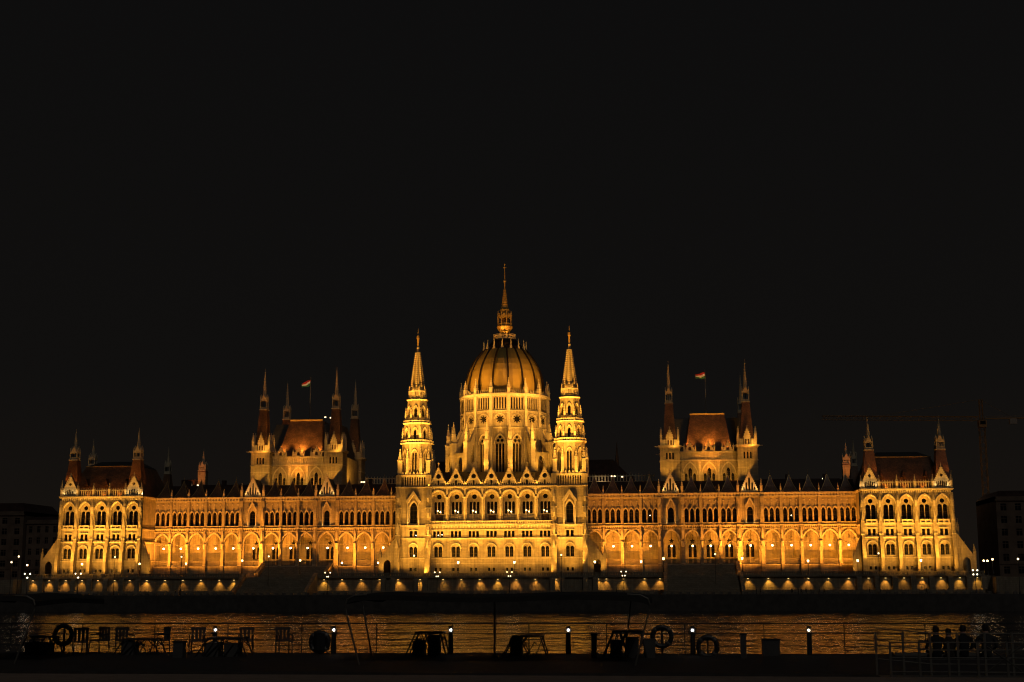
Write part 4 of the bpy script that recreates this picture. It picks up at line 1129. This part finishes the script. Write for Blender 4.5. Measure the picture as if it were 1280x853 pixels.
# drum and dome
for a in (-70, -42, -14, 14, 42, 70):
    an = R(a); x, y = DX+24*math.sin(an), DY-24*math.cos(an)
    spot((x, y, 40.8), (DX+9*math.sin(an), DY-9*math.cos(an), 57), 5600, YEL, 95, .9, .3)
    spot((x*1.15, DY-28*math.cos(an), 41.0), (DX+6*math.sin(an), DY-6*math.cos(an), 76), 23000, (1,.44,.06), 50, .9, .3)
for s in (-1, 1): spot((s*19.0, 9.4, 50), (s*3, 22, 54), 17000, YEL, 62, .9, .2)
spot((-1, 3.5, 43.5), (0, 24, 74), 60000, (1,.44,.06), 48, .9, .3)
for s in (-1, 1):
    for z, p in ((56.5, 38000), (50.5, 30000)): spot((s*20.5, 9.6, z), (s*3, 30, 74), p*.85, (1,.44,.06), 42, .9, .3)
for a in (-50, 0, 50):
    an = R(a); spot((DX+3.0*math.sin(an), DY-3.0*math.cos(an), 85.2), (DX, DY-.6, 92), 150, YEL, 100, 1, .1)
    spot((DX+6.6*math.sin(an), DY-6.6*math.cos(an), 82.6), (DX, DY, 96), 900, ORA, 60, 1, .1)
# halls
for s in (-1, 1):
    for tx in (52.1, 75.4):
        spot((s*tx-1, 14.8, 37.8), (s*tx, 20, 46), 2600, YEL, 95, .9, .2)
        spot((s*tx, 15, 38.6), (s*tx, 22.9, 60), 15000, ORA, 44, .9, .2)
        spot((s*tx+2, 17.5, 48.0), (s*tx, 22, 52), 900, YEL, 110, .9, .1)
        spot((s*tx-3.5, 44.5, 48.0), (s*tx, 50, 62), 5200, ORA, 80, .9, .1)
    for x in (58.1, 63.9, 69.6): spot((s*x, 16.5, 37.8), (s*x, 22.6, 42), 1300, YEL, 110, .9, .2)
    for x, p in ((58.0,3800),(63.9,12000),(69.8,3800)): spot((s*x, 24.0, 48.1), (s*x, 26.6, 52.0), p, (1,.42,.06), 100, 1, .15)
    spot((s*63.9, 17, 38), (s*63.9, 28, 54), 7500, ORA, 80, 1, .3)
spot((-46.0, 30, 38.5), (-49.4, 34, 44), 2600, YEL, 120, 1, .2)   # lit flank of the left hall
spot((-45.0, 48, 38.5), (-49.4, 48, 46), 2200, YEL, 120, 1, .2)
for s in (-1, 1):
    spot((s*30, 42, 39), (s*30, 44.2, 41), 160, (1,.7,.35), 150, 1, .2)
    spot((s*110.6, 61, 38), (s*110.6, 69, 48), 4200, (1,.3,.06), 60, 1, .2)

# ------------------------------------------------------------------ flags
FLAGM = [plain('flag_red', (.55,.03,.02), .8), plain('flag_white', (.85,.85,.85), .8), plain('flag_green', (.03,.16,.06), .8)]
for s, tilt in ((-1, .9), (1, .35)):
    x = s*63.7
    o = empty('flagpole', (x, 35, 59.0))
    p = MB().mat(STEEL); p.frustum(0,0,0,14.6,.13,.06,6); p.ball(0,0,14.7,.16,6); p.build('pole', o)
    for q_ in (-1, 1): pass
    f = MB(); nx = 10
    g_ = [[None]*4 for _ in range(nx+1)]
    for i in range(nx+1):
        t = i/nx
        for j in range(4):
            g_[i][j] = f.av((-.08-2.9*t, .35*math.sin(t*7)*t, 13.9-j*.58-tilt*t*1.2+.18*math.sin(t*6+j)))
    for i in range(nx):
        for j in range(3):
            f.mat(FLAGM[j]); f.af((g_[i][j], g_[i+1][j], g_[i+1][j+1], g_[i][j+1]))
    f.build('flag', o)
    tag(o, 'flagpole with a blowing red, white and green flag on the %s hall roof' % ('left' if s < 0 else 'right'), 'flagpole', 'flagpoles on the hall roofs')
    spot((x-2, 33, 60.5), (x-1.5, 35, 73), 1100, (1,.88,.75), 50, .8, .1)

# ------------------------------------------------------------------ crane and far buildings
def lattice(m, p0, p1, w, n, r=.09, tri=False):
    p0, p1 = Vector(p0), Vector(p1); d = (p1-p0).normalized()
    u = Vector((0,1,0)); v = d.cross(u).normalized()
    cs = [u*w/2+v*w/2, u*w/2-v*w/2, -u*w/2-v*w/2, -u*w/2+v*w/2]
    if tri: cs = [u*w/2-v*w/2, -u*w/2-v*w/2, v*w/2]
    for c in cs: m.tube([p0+c, p1+c], r, 4)
    for i in range(n):
        a = p0+(p1-p0)*(i/n); b = p0+(p1-p0)*((i+1)/n)
        for k in range(len(cs)):
            c0, c1 = cs[k], cs[(k+1)%len(cs)]
            m.tube([a+c0, b+c1] if i % 2 else [a+c1, b+c0], r*.6, 3)
CR = empty('tower_crane', (170.2, 140, 9.0))
m = MB().mat(CRANEM); lattice(m, (0,0,0), (0,0,56), 2.0, 26, .13); m.build('mast', CR)
m = MB().mat(CRANEM); lattice(m, (-1.2,0,59.6), (-59.5,0,60.8), 1.5, 36, .12, True); m.build('jib', CR)
m = MB().mat(CRANEM); m.box(1.2,16,-.7,.7,59.4,59.8); m.box(1.2,16,-.75,-.65,60.3,60.4); m.build('counter_jib', CR)
m = MB().mat(plain('concrete', (.3,.27,.24), .9)); m.box(10.2,12.8,-.9,.9,57.4,59.4); m.build('counterweight', CR)
m = MB().mat(CRANEM); m.box(-1.4,1.4,-2.2,.9,56.2,58.9); m.mat(GLASS).box(-1.0,1.0,-2.25,-2.21,57.2,58.6); m.build('cab', CR)
m = MB().mat(CRANEM); lattice(m, (0,0,58.9), (0,0,67), 1.1, 5, .12); m.tube([(0,0,67),(-38,0,61.2)], .05, 4); m.tube([(0,0,67),(11,0,60)], .05, 4); m.build('apex', CR)
tag(CR, 'dim tower crane with a long lattice jib standing in the dark behind the right pavilion', 'crane')

def block(name, x0, x1, y0, y1, z0, z1, rows, cols, label, mansard=2.5):
    o = empty(name, ((x0+x1)/2, y0, z0)); X0, X1 = x0-(x0+x1)/2, x1-(x0+x1)/2; H = z1-z0
    m = MB().mat(DARKB)
    cw = (X1-X0)/cols; rh = (H-1.5)/rows; pos = []
    for i in range(cols):
        for j in range(rows):
            a, b, c, d = X0+cw*i, X0+cw*(i+1), rh*j, rh*(j+1)
            cx, cz = (a+b)/2, c+rh*.25
            m.panel([(a,c),(b,c),(b,d),(a,d)], [rectp(cx, cz, cw*.4, rh*.55)], 0, .35); pos.append((cx, cz))
    m.box(X0, X1, .004, y1-y0, H-1.5, H); m.box(X0-.3, X1+.3, -.5, .3, H-1.4, H-.9); m.box(X0-.2,X1+.2,-.25,0,rh*1-.1,rh*1+.1)
    m.poly([(X0,0,0),(X0,y1-y0,0),(X0,y1-y0,H),(X0,0,H)]); m.poly([(X1,0,0),(X1,y1-y0,0),(X1,y1-y0,H),(X1,0,H)])
    m.build('wall', o)
    r = MB().mat(TILED)
    q = lambda a,b,c,d,z: [(a,c,z),(b,c,z),(b,d,z),(a,d,z)]
    r.hull2(q(X0,X1,.2,y1-y0,H), q(X0+2,X1-2,3,y1-y0-3,H+mansard)); r.build('roof', o)
    wm = MB().mat(GLASS)
    wm.box(-cw*.205, cw*.205, .3, .34, 0, rh*.56); wm.mat(DARKB).box(-.05,.05,.22,.3,0,rh*.55); wm.box(-cw*.2,cw*.2,.22,.3,rh*.36,rh*.40)
    wd = wm.mesh('window')
    for cx, cz in pos: link('window', wd, o, (cx, 0, cz))
    tag(o, label, 'building', 'unlit blocks beyond the palace')
block('apartment_block', -225, -170.5, 60, 90, 9, 32.5, 6, 12, 'dark barely lit block with a parapet at the left edge of the picture', 3.0)
block('apartment_block', -170.2, -158.5, 62, 90, 9, 29.6, 5, 4, 'dark lower block standing between the left edge block and the palace', 1.2)
block('apartment_block', 156, 215, 60, 90, 9, 34.5, 6, 13, 'dark barely lit block with rows of windows at the right edge', 2.0)
for x, y in ((-178, 45), (-160, 45), (165, 45)): point((x, y, 16), 45, (1, .45, .2), .4)
point((152, 120, 40), 1500, (1, .5, .2), .5)


# ------------------------------------------------------------------ river
m, nt, b = new_mat('river_water'); L = nt.links.new
b.inputs['Base Color'].default_value = (.006, .006, .006, 1); b.inputs['Roughness'].default_value = .03; b.inputs['IOR'].default_value = 1.33
geo = N(nt, 'ShaderNodeNewGeometry')
def wave(sx, sy, sc, det):
    mp = N(nt, 'ShaderNodeMapping'); mp.inputs['Scale'].default_value = (sx, sy, 1); mp.inputs['Rotation'].default_value = (0, 0, .2); L(geo.outputs['Position'], mp.inputs[0])
    n = N(nt, 'ShaderNodeTexNoise'); n.inputs['Scale'].default_value = sc; n.inputs['Detail'].default_value = det; n.inputs['Roughness'].default_value = .55; L(mp.outputs[0], n.inputs['Vector']); return n
w1 = wave(.24, .115, 1, 3); w2 = wave(.9, .55, 1, 3); w3 = wave(.02, .06, 1, 2)
b1 = N(nt, 'ShaderNodeBump'); b1.inputs['Strength'].default_value = 1; b1.inputs['Distance'].default_value = .65; L(w1.outputs[0], b1.inputs['Height'])
b2 = N(nt, 'ShaderNodeBump'); b2.inputs['Strength'].default_value = 1; b2.inputs['Distance'].default_value = .08; L(w2.outputs[0], b2.inputs['Height']); L(b1.outputs[0], b2.inputs['Normal'])
L(b2.outputs[0], b.inputs['Normal'])
WATER = m
wm = MB().mat(WATER); wm.poly([(-700,-390,0),(700,-390,0),(700,-33.3,0),(-700,-33.3,0)])
tag(wm.build('river_water'), kind='structure')

# ------------------------------------------------------------------ near bank and moored boat
m = MB().mat(plain('near_promenade_stone', (.30, .22, .17), .9, 0, .18, 3))
m.box(-60, 160, -440, -386.2, 4.6, 5.3)
nb = m.build('promenade'); tag(nb, kind='structure')
DKZ = 4.87
HULL = plain('hull_paint', (.07, .068, .065), .6)
boat = empty('moored_boat', (47, -373, 0))
m = MB().mat(HULL); m.box(-40, 40, -5.2, 4.8, -.6, 4.75); m.build('hull', boat)
m = MB().mat(plain('deck_planks', (.05, .04, .035), .7, 0, .3, 4)); m.box(-40, 40, -5.3, 4.9, 4.75, DKZ); m.build('deck', boat)
m = MB().mat(STEEL); m.box(11.2, 14.1, 3.9, 4.6, DKZ, DKZ+.07); m.build('deck_hatch', boat)
m = MB().mat(IRON)
for z, r_ in ((.93,.022),(.73,.010),(.62,.014),(.42,.010),(.24,.010)): m.tube([(-40,4.75,DKZ+z),(40,4.75,DKZ+z)], r_, 5)
for k in range(-15, 16): m.tube([(k*2.45,4.75,DKZ),(k*2.45,4.75,DKZ+.93)], .018, 5)
m.build('railing', boat)
tag(boat, 'long low black boat moored at the near bank, wire rail across the foreground', 'boat')
# positions helper: pixel column -> X on deck at depth dd (numbers worked out once, real places on the deck)
def dkx(px, y): 
    return 51.5 + (y+414)*math.tan(math.atan((px-640)/1778/ math.cos(R(9.7)) ) - R(6.249))
for i, px in enumerate((280.5, 423.7, 565, 707, 857, 997.5)):
    x = dkx(px, -368.6)
    o = empty('deck_light', (x, -368.6, DKZ))
    p = MB().mat(IRON); p.frustum(0,0,0,.66,.085,.075,8); p.frustum(0,0,.80,.86,.085,.05,8)
    for a in range(4): p.tube([(.07*math.cos(a*PI/2), .07*math.sin(a*PI/2), .66), (.07*math.cos(a*PI/2), .07*math.sin(a*PI/2), .8)], .01, 4)
    p.build('post', o)
    p = MB().mat(LEDW if i < 5 else DARKG); p.ball(0,0,.735,.042,8); p.build('lens', o)
    tag(o, 'black bollard light with small white lamp on the deck, %s of six from left' % ordn(i+1), 'deck light', 'bollard lights on the boat deck')
# lifebuoys
def lifebuoy(px, z, y, label, fill=False):
    x = dkx(px, y); o = empty('lifebuoy', (x, y, z)); m = MB().mat(IRON)
    pts = [(.29*math.cos(2*PI*k/20), 0, .29*math.sin(2*PI*k/20)) for k in range(21)]
    m.tube(pts, .075, 8); m.build('ring', o)
    s = MB().mat(STEEL)
    for k in range(4):
        a = PI/4+k*PI/2; c = (.29*math.cos(a), 0, .29*math.sin(a)); s.ball(*c, .088, 8)
    s.build('strap', o)
    s = MB().mat(IRON); s.box(-.03,.03,.08,.12,-(z-DKZ),.35); s.build('bracket', o)
    if fill: s = MB().mat(IRON); s.frustum(0,.12,-.26,.26,.26,.26,12); s.build('cord_drum', o)
    tag(o, label, 'lifebuoy', 'lifebuoys on the boat rail')
lifebuoy(97, 5.45, -368.9, 'dark lifebuoy on the rail near the left edge, left of all the deck lights')
lifebuoy(820, 5.42, -368.9, 'upright dark lifebuoy on the rail, left of the fifth deck light')
lifebuoy(875, 5.13, -369.2, 'lower dark lifebuoy just right of the fifth deck light')
lifebuoy(407, 5.25, -369.0, 'dark lifebuoy over a drum of rope, left of the second deck light', True)
# canopy hoops and awnings
AWN = plain('awning_cloth', (.03, .028, .026), .9)
def awning(px0, px1, posts, label):
    y0, y1 = -375.0, -370.0; x0, x1 = dkx(px0, y0), dkx(px1, y0); o = empty('deck_awning', ((x0+x1)/2, -372.5, DKZ)); c = (x0+x1)/2
    m = MB().mat(AWN); n = 40; rows = []
    for i in range(n+1):
        t = i/n; x = x0+(x1-x0)*t-c; e = min(t, 1-t)*(x1-x0)
        zt = 1.76 + .10*math.sqrt(max(0, 1-(1-min(1, e/.7))**2)) + .035*math.sin(t*9.5+.6)
        zl = zt-.16
        rows.append([m.av((x,-2.5,zl)), m.av((x,-2.5,zt-.02)), m.av((x,0,zt+.05)), m.av((x,2.5,zt-.02)), m.av((x,2.5,zl)), m.av((x,0,zl+.08))])
    for a, b in zip(rows, rows[1:]):
        for k in range(6): m.af((a[k], a[(k+1)%6], b[(k+1)%6], b[k]))
    m.af(rows[0]); m.af(rows[-1]); m.build('cloth', o)
    for (pb, pt, yy) in posts:
        xb, xt = dkx(pb, yy)-c, dkx(pt, yy)-c; d = 1 if xt > xb else -1
        m = MB().mat(STEEL); m.tube([(xb,yy+372.5,0),(xt-d*.02,yy+372.5,1.45),(xt,yy+372.5,1.62),(xt-d*.05,yy+372.5,1.76),(xt-d*.25,yy+372.5,1.86),(xt-d*.6,yy+372.5,1.88)], .028, 6); m.build('hoop', o)
    tag(o, label, 'awning', 'awnings over the deck')
awning(437, 806, ((455,437,-375),(470,458,-370.2),(787,806,-375),(775,783,-370.2)), 'low dark awning on leaning hoops over the middle of the boat deck')
awning(-60, 61, ((40,61,-375),), 'dark awning with one curved hoop at the left edge of the boat deck')
# thin pole in the middle
x = dkx(618, -371); o = MB().mat(STEEL); o.frustum(0,0,0,1.72,.035,.03,8); o.frustum(0,0,0,.05,.12,.1,8)
tag(o.build('mooring_pole', None, None, (x, -371, DKZ)), 'thin upright pole standing on the deck in the middle of the picture', 'pole')
# stacked tables, benches and crates on deck
def folding_stack(px, y, w, h, label, crates=2, seed=0):
    rnd = random.Random(seed); x = dkx(px, y); o = empty('folded_furniture_stack', (x, y, DKZ))
    m = MB().mat(IRON); m.box(-w*.28, w*.42, -.35, .35, h*.86, h*.93)
    for q in (-1, 1):
        m.tube([(-w*.5,q*.33,0),(-w*.25,q*.33,h*.9)], .025, 5); m.tube([(w*.5,q*.33,.02),(w*.36,q*.33,h*.9)], .025, 5)
        m.tube([(-w*.3,q*.3,0),(w*.05,q*.3,h*.88)], .02, 5); m.tube([(w*.1,q*.3,0),(-w*.12,q*.3,h*.88)], .02, 5)
    m.build('table_frame', o)
    for k in range(crates):
        c = MB().mat(HULL); cw = w*.26; cx = -w*.2+k*w*.38; hh = h*rnd.uniform(.5,.8)
        c.box(cx-cw/2, cx+cw/2, -.25, .25, 0, hh); c.box(cx-cw/2-.01, cx+cw/2+.01, -.26, .26, hh, hh+.03); c.build('seat_cushion', o)
    for k in range(4):
        c = MB().mat(IRON); a = -w*.35+k*w*.2
        c.tube([(a,-.3,0),(a+w*.18,-.3,h*rnd.uniform(.6,.95)),(a+w*.18,.3,h*.5)], .02, 5); c.build('folded_leg', o)
    tag(o, label, 'stacked furniture', 'folded furniture stacked on the deck')
folding_stack(537, -369.6, 1.25, .78, 'dark stack of folded tables just left of the third deck light', 2, 1)
folding_stack(655, -369.6, 1.35, .66, 'low trapezoid stack of folded tables right of the thin middle pole', 1, 2)
folding_stack(775, -370.6, 1.3, .85, 'tilted heap of folded tables between the fourth deck light and the lifebuoy', 3, 3)
folding_stack(70, -369.6, 1.2, .62, 'dark folded tables below the leftmost lifebuoy', 2, 4)
folding_stack(190, -369.8, 1.5, .55, 'low folded tables between the leftmost lifebuoy and first deck light', 1, 5)
def bench(px, y, w, h, label):
    x = dkx(px, y); o = empty('deck_bench', (x, y, DKZ))
    m = MB().mat(HULL); m.box(-w/2, w/2, -.25, .25, .36, .42); m.build('seat', o)
    m = MB().mat(HULL); m.box(-w/2, w/2, .22, .27, .42, h); m.build('backrest', o)
    for q in (-w/2+.05, w/2-.05):
        m = MB().mat(IRON); m.box(q-.03, q+.03, -.24, .24, 0, .36); m.build('leg', o)
    tag(o, label, 'bench', 'benches on the boat deck')
def deck_chair(px, y, rz, label):
    x = dkx(px, y); o = empty('deck_chair', (x, y, DKZ), rz)
    m = MB().mat(HULL); m.box(-.23,.23,-.22,.22,.40,.44); m.build('seat', o)
    m = MB().mat(HULL)
    for k in range(4): m.box(-.22+k*.12, -.14+k*.12, .2, .23, .44, .80)
    m.box(-.24,.24,.195,.235,.76,.84); m.build('backrest', o)
    for q in (-.21, .21):
        for w_ in (-.2, .2):
            m = MB().mat(IRON); m.tube([(q,w_*1.15,0),(q,w_,.42)], .018, 5); m.build('leg', o)
        m = MB().mat(IRON); m.tube([(q,-.2,.60),(q,.2,.62)], .018, 4); m.tube([(q,-.2,.42),(q,-.2,.60)], .014, 4); m.build('armrest', o)
    tag(o, label, 'chair', 'chairs on the boat deck')
for px, y, rz, lab in ((118,-370.2,.3,'dark slatted chair just right of the leftmost lifebuoy'), (141,-369.2,-.4,'second dark chair right of the leftmost lifebuoy'), (172,-369.6,.9,'dark chair turned sideways, third right of the leftmost lifebuoy'),
                       (215,-369.0,-.8,'dark chair between the two groups left of the first deck light'), (259,-369.4,.15,'dark chair directly left of the first deck light'), (318,-369.3,.2,'left one of two dark chairs right of the first deck light'),
                       (364,-369.2,.5,'right one of two dark chairs right of the first deck light')):
    deck_chair(px, y, rz, lab)
folding_stack(292, -370.6, 1.6, .62, 'long dark stack of folded tables behind the first deck light', 2, 9)
def post_box(px, y, w, d, h, label, name='locker', cat='locker'):
    x = dkx(px, y); o = empty(name, (x, y, DKZ))
    m = MB().mat(HULL); m.box(-w/2, w/2, -d/2, d/2, 0, h-.05); m.build('body', o)
    m = MB().mat(IRON); m.box(-w/2-.02, w/2+.02, -d/2-.02, d/2+.02, h-.05, h); m.build('lid', o)
    tag(o, label, cat)
post_box(951, -369.2, .52, .4, .50, 'small dark square locker on deck left of the last deck light')
post_box(738, -370.8, .16, .16, .70, 'short dark mooring post right of the fourth deck light', 'mooring_post', 'post')
post_box(918, -370.8, .17, .17, .72, 'short dark mooring post left of the square locker', 'mooring_post', 'post')
post_box(238, -371.5, .3, .3, .5, 'small dark locker between two benches left of the first deck light')

# gangway with railings at right
gw = empty('gangway', (dkx(1175, -378.5), -380.5, DKZ)); gx = gw.location.x
m = MB().mat(STEEL); a, b = dkx(1068,-378)-gx, dkx(1290,-378)-gx
m.box(a, b, -1.2, 1.2, .0, .05); m.build('walkway', gw)
for yy, nm in ((-1.1, 0), (1.1, 1)):
    for k in range(8):
        x = a+(b-a)*k/7
        m = MB().mat(STEEL); m.box(x-.025, x+.025, yy-.025, yy+.025, .05, 1.02 if yy > 0 else .9); m.build('rail_post', gw)
    m = MB().mat(STEEL)
    for z in ((1.0, .62, .3) if yy > 0 else (.88, .55, .25)): m.tube([(a,yy,z+.12 if yy > 0 else z),(a+1.3,yy,z),(b,yy,z)], .016, 5)
    m.build('handrail', gw)
m = MB().mat(STEEL); x = dkx(1212,-380)-gx; m.tube([(x-.35,-1.13,.28),(x+.35,-1.13,.8)], .014, 4); m.tube([(x+.35,-1.13,.28),(x-.35,-1.13,.8)], .014, 4); m.build('cross_brace', gw)
tag(gw, 'steel gangway with thin pale handrails at the lower right', 'gangway')

# ------------------------------------------------------------------ people
def skin_person(name, joints, edges, root=0):
    me = bpy.data.meshes.new(name); me.from_pydata([j[0] for j in joints], edges, [])
    o = bpy.data.objects.new(name, me); COL.objects.link(o)
    sk = o.modifiers.new('skin', 'SKIN'); sk.branch_smoothing = .6
    for i, j in enumerate(joints):
        sv = me.skin_vertices[0].data[i]; sv.radius = (j[1], j[2]); sv.use_root = (i == root)
    ss = o.modifiers.new('sub', 'SUBSURF'); ss.levels = 1; ss.render_levels = 1
    dg = bpy.context.evaluated_depsgraph_get()
    out = bpy.data.meshes.new_from_object(o.evaluated_get(dg))
    bpy.data.objects.remove(o); return out
def person_mesh(pose):
    if pose == 'sit':
        J = [((0,0,.50),.16,.13),((0,-.03,.75),.14,.11),((0,-.02,.98),.16,.11),((0,.01,1.08),.09,.09),((0,.04,1.16),.075,.085),((0,.05,1.27),.08,.09),
             ((.09,.05,.48),.09,.09),((.11,.42,.50),.07,.07),((.11,.45,.10),.05,.055),((.12,.6,.04),.045,.035),
             ((-.09,.05,.48),.09,.09),((-.13,.42,.50),.07,.07),((-.14,.40,.10),.05,.055),((-.15,.55,.04),.045,.035),
             ((.21,-.01,1.0),.06,.06),((.28,.06,.74),.05,.05),((.18,.28,.62),.035,.035),((.13,.34,.61),.03,.03),
             ((-.21,-.01,1.0),.06,.06),((-.29,.04,.74),.05,.05),((-.2,.27,.60),.035,.035),((-.14,.33,.59),.03,.03)]
    else:
        a = .16 if pose == 'walk' else .04
        J = [((0,0,.92),.14,.11),((0,0,1.15),.12,.10),((0,0,1.38),.16,.11),((0,0,1.50),.055,.055),((0,.01,1.57),.07,.08),((0,.02,1.70),.08,.09),
             ((.08,0,.88),.09,.09),((.10,a,.48),.065,.07),((.10,a*1.1,.08),.045,.05),((.11,a*1.1+.13,.035),.04,.03),
             ((-.08,0,.88),.09,.09),((-.10,-a*.4,.48),.065,.07),((-.10,-a*2.2,.10),.045,.05),((-.11,-a*2.2+.12,.04),.04,.03),
             ((.19,0,1.38),.06,.06),((.25,-a*.6,1.10),.045,.045),((.24,0 if pose=='walk' else .05,.86),.035,.035),((.24,.02,.78),.03,.03),
             ((-.19,0,1.38),.06,.06),((-.25,a*.6,1.10),.045,.045),((-.24,a*1.2,.86),.035,.035),((-.24,a*1.3,.78),.03,.03)]
    E = [(0,1),(1,2),(2,3),(3,4),(4,5),(0,6),(6,7),(7,8),(8,9),(0,10),(10,11),(11,12),(12,13),(2,14),(14,15),(15,16),(16,17),(2,18),(18,19),(19,20),(20,21)]
    return skin_person('person', J, E)
COATS = [plain('dark_coat', (.02,.02,.022), .9), plain('brown_coat', (.04,.028,.02), .9), plain('grey_coat', (.04,.04,.042), .9)]
SKINM = plain('skin', (.35,.2,.14), .6); HAIRM = plain('hair', (.02,.013,.01), .7)
PM = {}
for ps in ('sit', 'walk', 'stand'):
    me = person_mesh(ps)
    for c in range(3):
        d = me.copy(); d.materials.clear(); d.materials.append(COATS[c]); d.materials.append(SKINM)
        zh = 1.11 if ps == 'sit' else 1.51
        for p in d.polygons:
            if p.center.z > zh: p.material_index = 1
            p.use_smooth = True
        PM[ps, c] = d
hm = MB().mat(HAIRM)
hm.lathe(0, -.012, [(.02,.105),(.06,.09),(.086,.05),(.092,0),(.086,-.06),(.066,-.1)], 10)
hairm = hm.mesh('hair', HAIRM)
def person(x, y, z, rz, pose, coat, label, sc=1.0):
    o = link('person', PM[pose, coat], None, (x, y, z), rz); o.scale = (sc, sc, sc)
    link('hair', hairm, o, (0, 0 if pose != 'sit' else .04, 1.26 if pose == 'sit' else 1.69))
    tag(o, label, 'person', 'people by the river')
# seated on a bench on the boat
bx = dkx(1180, -371.3); o = empty('long_bench', (bx, -371.3, DKZ))
m = MB().mat(HULL); m.box(-1.3,1.3,-.22,.22,.0+.0,.06); m.build('seat', o)
m = MB().mat(IRON); m.box(-1.3,1.3,-.2,.2,-.001+.0,.0); m.build('support', o)
tag(o, 'low dark bench under four seated people at the lower right', 'bench')
for px, rz, c, sc, lab in ((1151,.1,0,.98,'leftmost of four people sitting with their backs to us at the lower right'), (1166,-.15,1,.93,'second from left of the four seated people, head leaning in'),
                       (1184,.2,0,1.0,'third of the four seated people, turned slightly left'), (1211,-.1,2,1.02,'rightmost seated person, broader and apart from the other three')):
    person(dkx(px, -371.3), -371.3, DKZ+.06-.45, rz, 'sit', c, lab, sc)

QP = [(71,'alone near the left end of the lit wall'),(231,'left one of two below the left arcade'),(236,'right one of two below the left arcade'),(469,'leaning near the wall left of the left river tower'),
      (696,'below the right river tower'),(766,'alone right of the right river tower'),(936,'first right of the right stairs'),(941,'second right of the right stairs'),
      (979,'first of a strolling line below the right arcade'),(986.5,'second of the line below the right arcade, dark coat'),(990,'third of the line below the right arcade'),(996,'fourth of the line below the right arcade'),
      (1002,'fifth of the line below the right arcade'),(1012,'sixth of the line below the right arcade'),(1018,'last of the line below the right arcade'),(1073,'before the left corner of the right pavilion'),(1142,'alone below the middle of the right pavilion')]
for i, (px, lab) in enumerate(QP):
    y = -26 - (i*37 % 5)
    person(dkx(px, y), y, 4.2, (PI/2 if i % 2 else -PI/2)+.3*(i % 3), 'walk' if i % 3 else 'stand', i % 3, 'silhouetted person on the quay, '+lab, 1.0+.04*(i % 3))

# ------------------------------------------------------------------ sky, added fill sun, camera
wd = bpy.data.worlds.new('World'); scn.world = wd; wd.use_nodes = True
wnt = wd.node_tree; bg = wnt.nodes['Background']; bg.inputs[1].default_value = 1
tc = N(wnt, 'ShaderNodeTexCoord'); sx = N(wnt, 'ShaderNodeSeparateXYZ'); wnt.links.new(tc.outputs['Generated'], sx.inputs[0])
rmp = N(wnt, 'ShaderNodeValToRGB'); wnt.links.new(sx.outputs[2], rmp.inputs[0])
rmp.color_ramp.elements[0].position = 0; rmp.color_ramp.elements[0].color = (.0085, .0063, .0046, 1)
rmp.color_ramp.elements[1].position = .5; rmp.color_ramp.elements[1].color = (.0038, .0038, .0040, 1)
e_ = rmp.color_ramp.elements.new(.14); e_.color = (.0052, .0047, .0043, 1)
wnt.links.new(rmp.outputs[0], bg.inputs[0])
sun = bpy.data.lights.new('fill_sun', 'SUN'); sun.energy = .12; sun.angle = R(12); sun.color = (1, .93, .85)  # weak sun added to lift the black unlit surfaces, stands for no moon
so = link('fill_sun', sun, None, (40, -420, 120)); so.rotation_euler = (R(52), 0, R(18))

cam = bpy.data.cameras.new('camera'); cam.lens = 1778/1280*36; cam.sensor_width = 36; cam.clip_end = 3000; cam.clip_start = .5
co = link('camera', cam)
yaw, pit, rol = R(6.249), R(9.712), R(.1638)
co.matrix_world = Matrix.Translation((51.5, -414, 7.02)) @ Matrix.Rotation(yaw, 4, 'Z') @ Matrix.Rotation(PI/2+pit, 4, 'X') @ Matrix.Rotation(-rol, 4, 'Z')
scn.camera = co
vs = scn.view_settings; vs.view_transform = 'Standard'; vs.look = 'None'; vs.exposure = 0; vs.gamma = 1; vs.use_curve_mapping = False
scn.render.engine = 'CYCLES'
scn.cycles.use_denoising = True
scn.cycles.max_bounces = 4; scn.cycles.diffuse_bounces = 2; scn.cycles.glossy_bounces = 3
scn.cycles.sample_clamp_indirect = 3
scn.cycles.use_light_tree = True
scn.cycles.pixel_filter_type = 'BLACKMAN_HARRIS'; scn.cycles.filter_width = 1.15
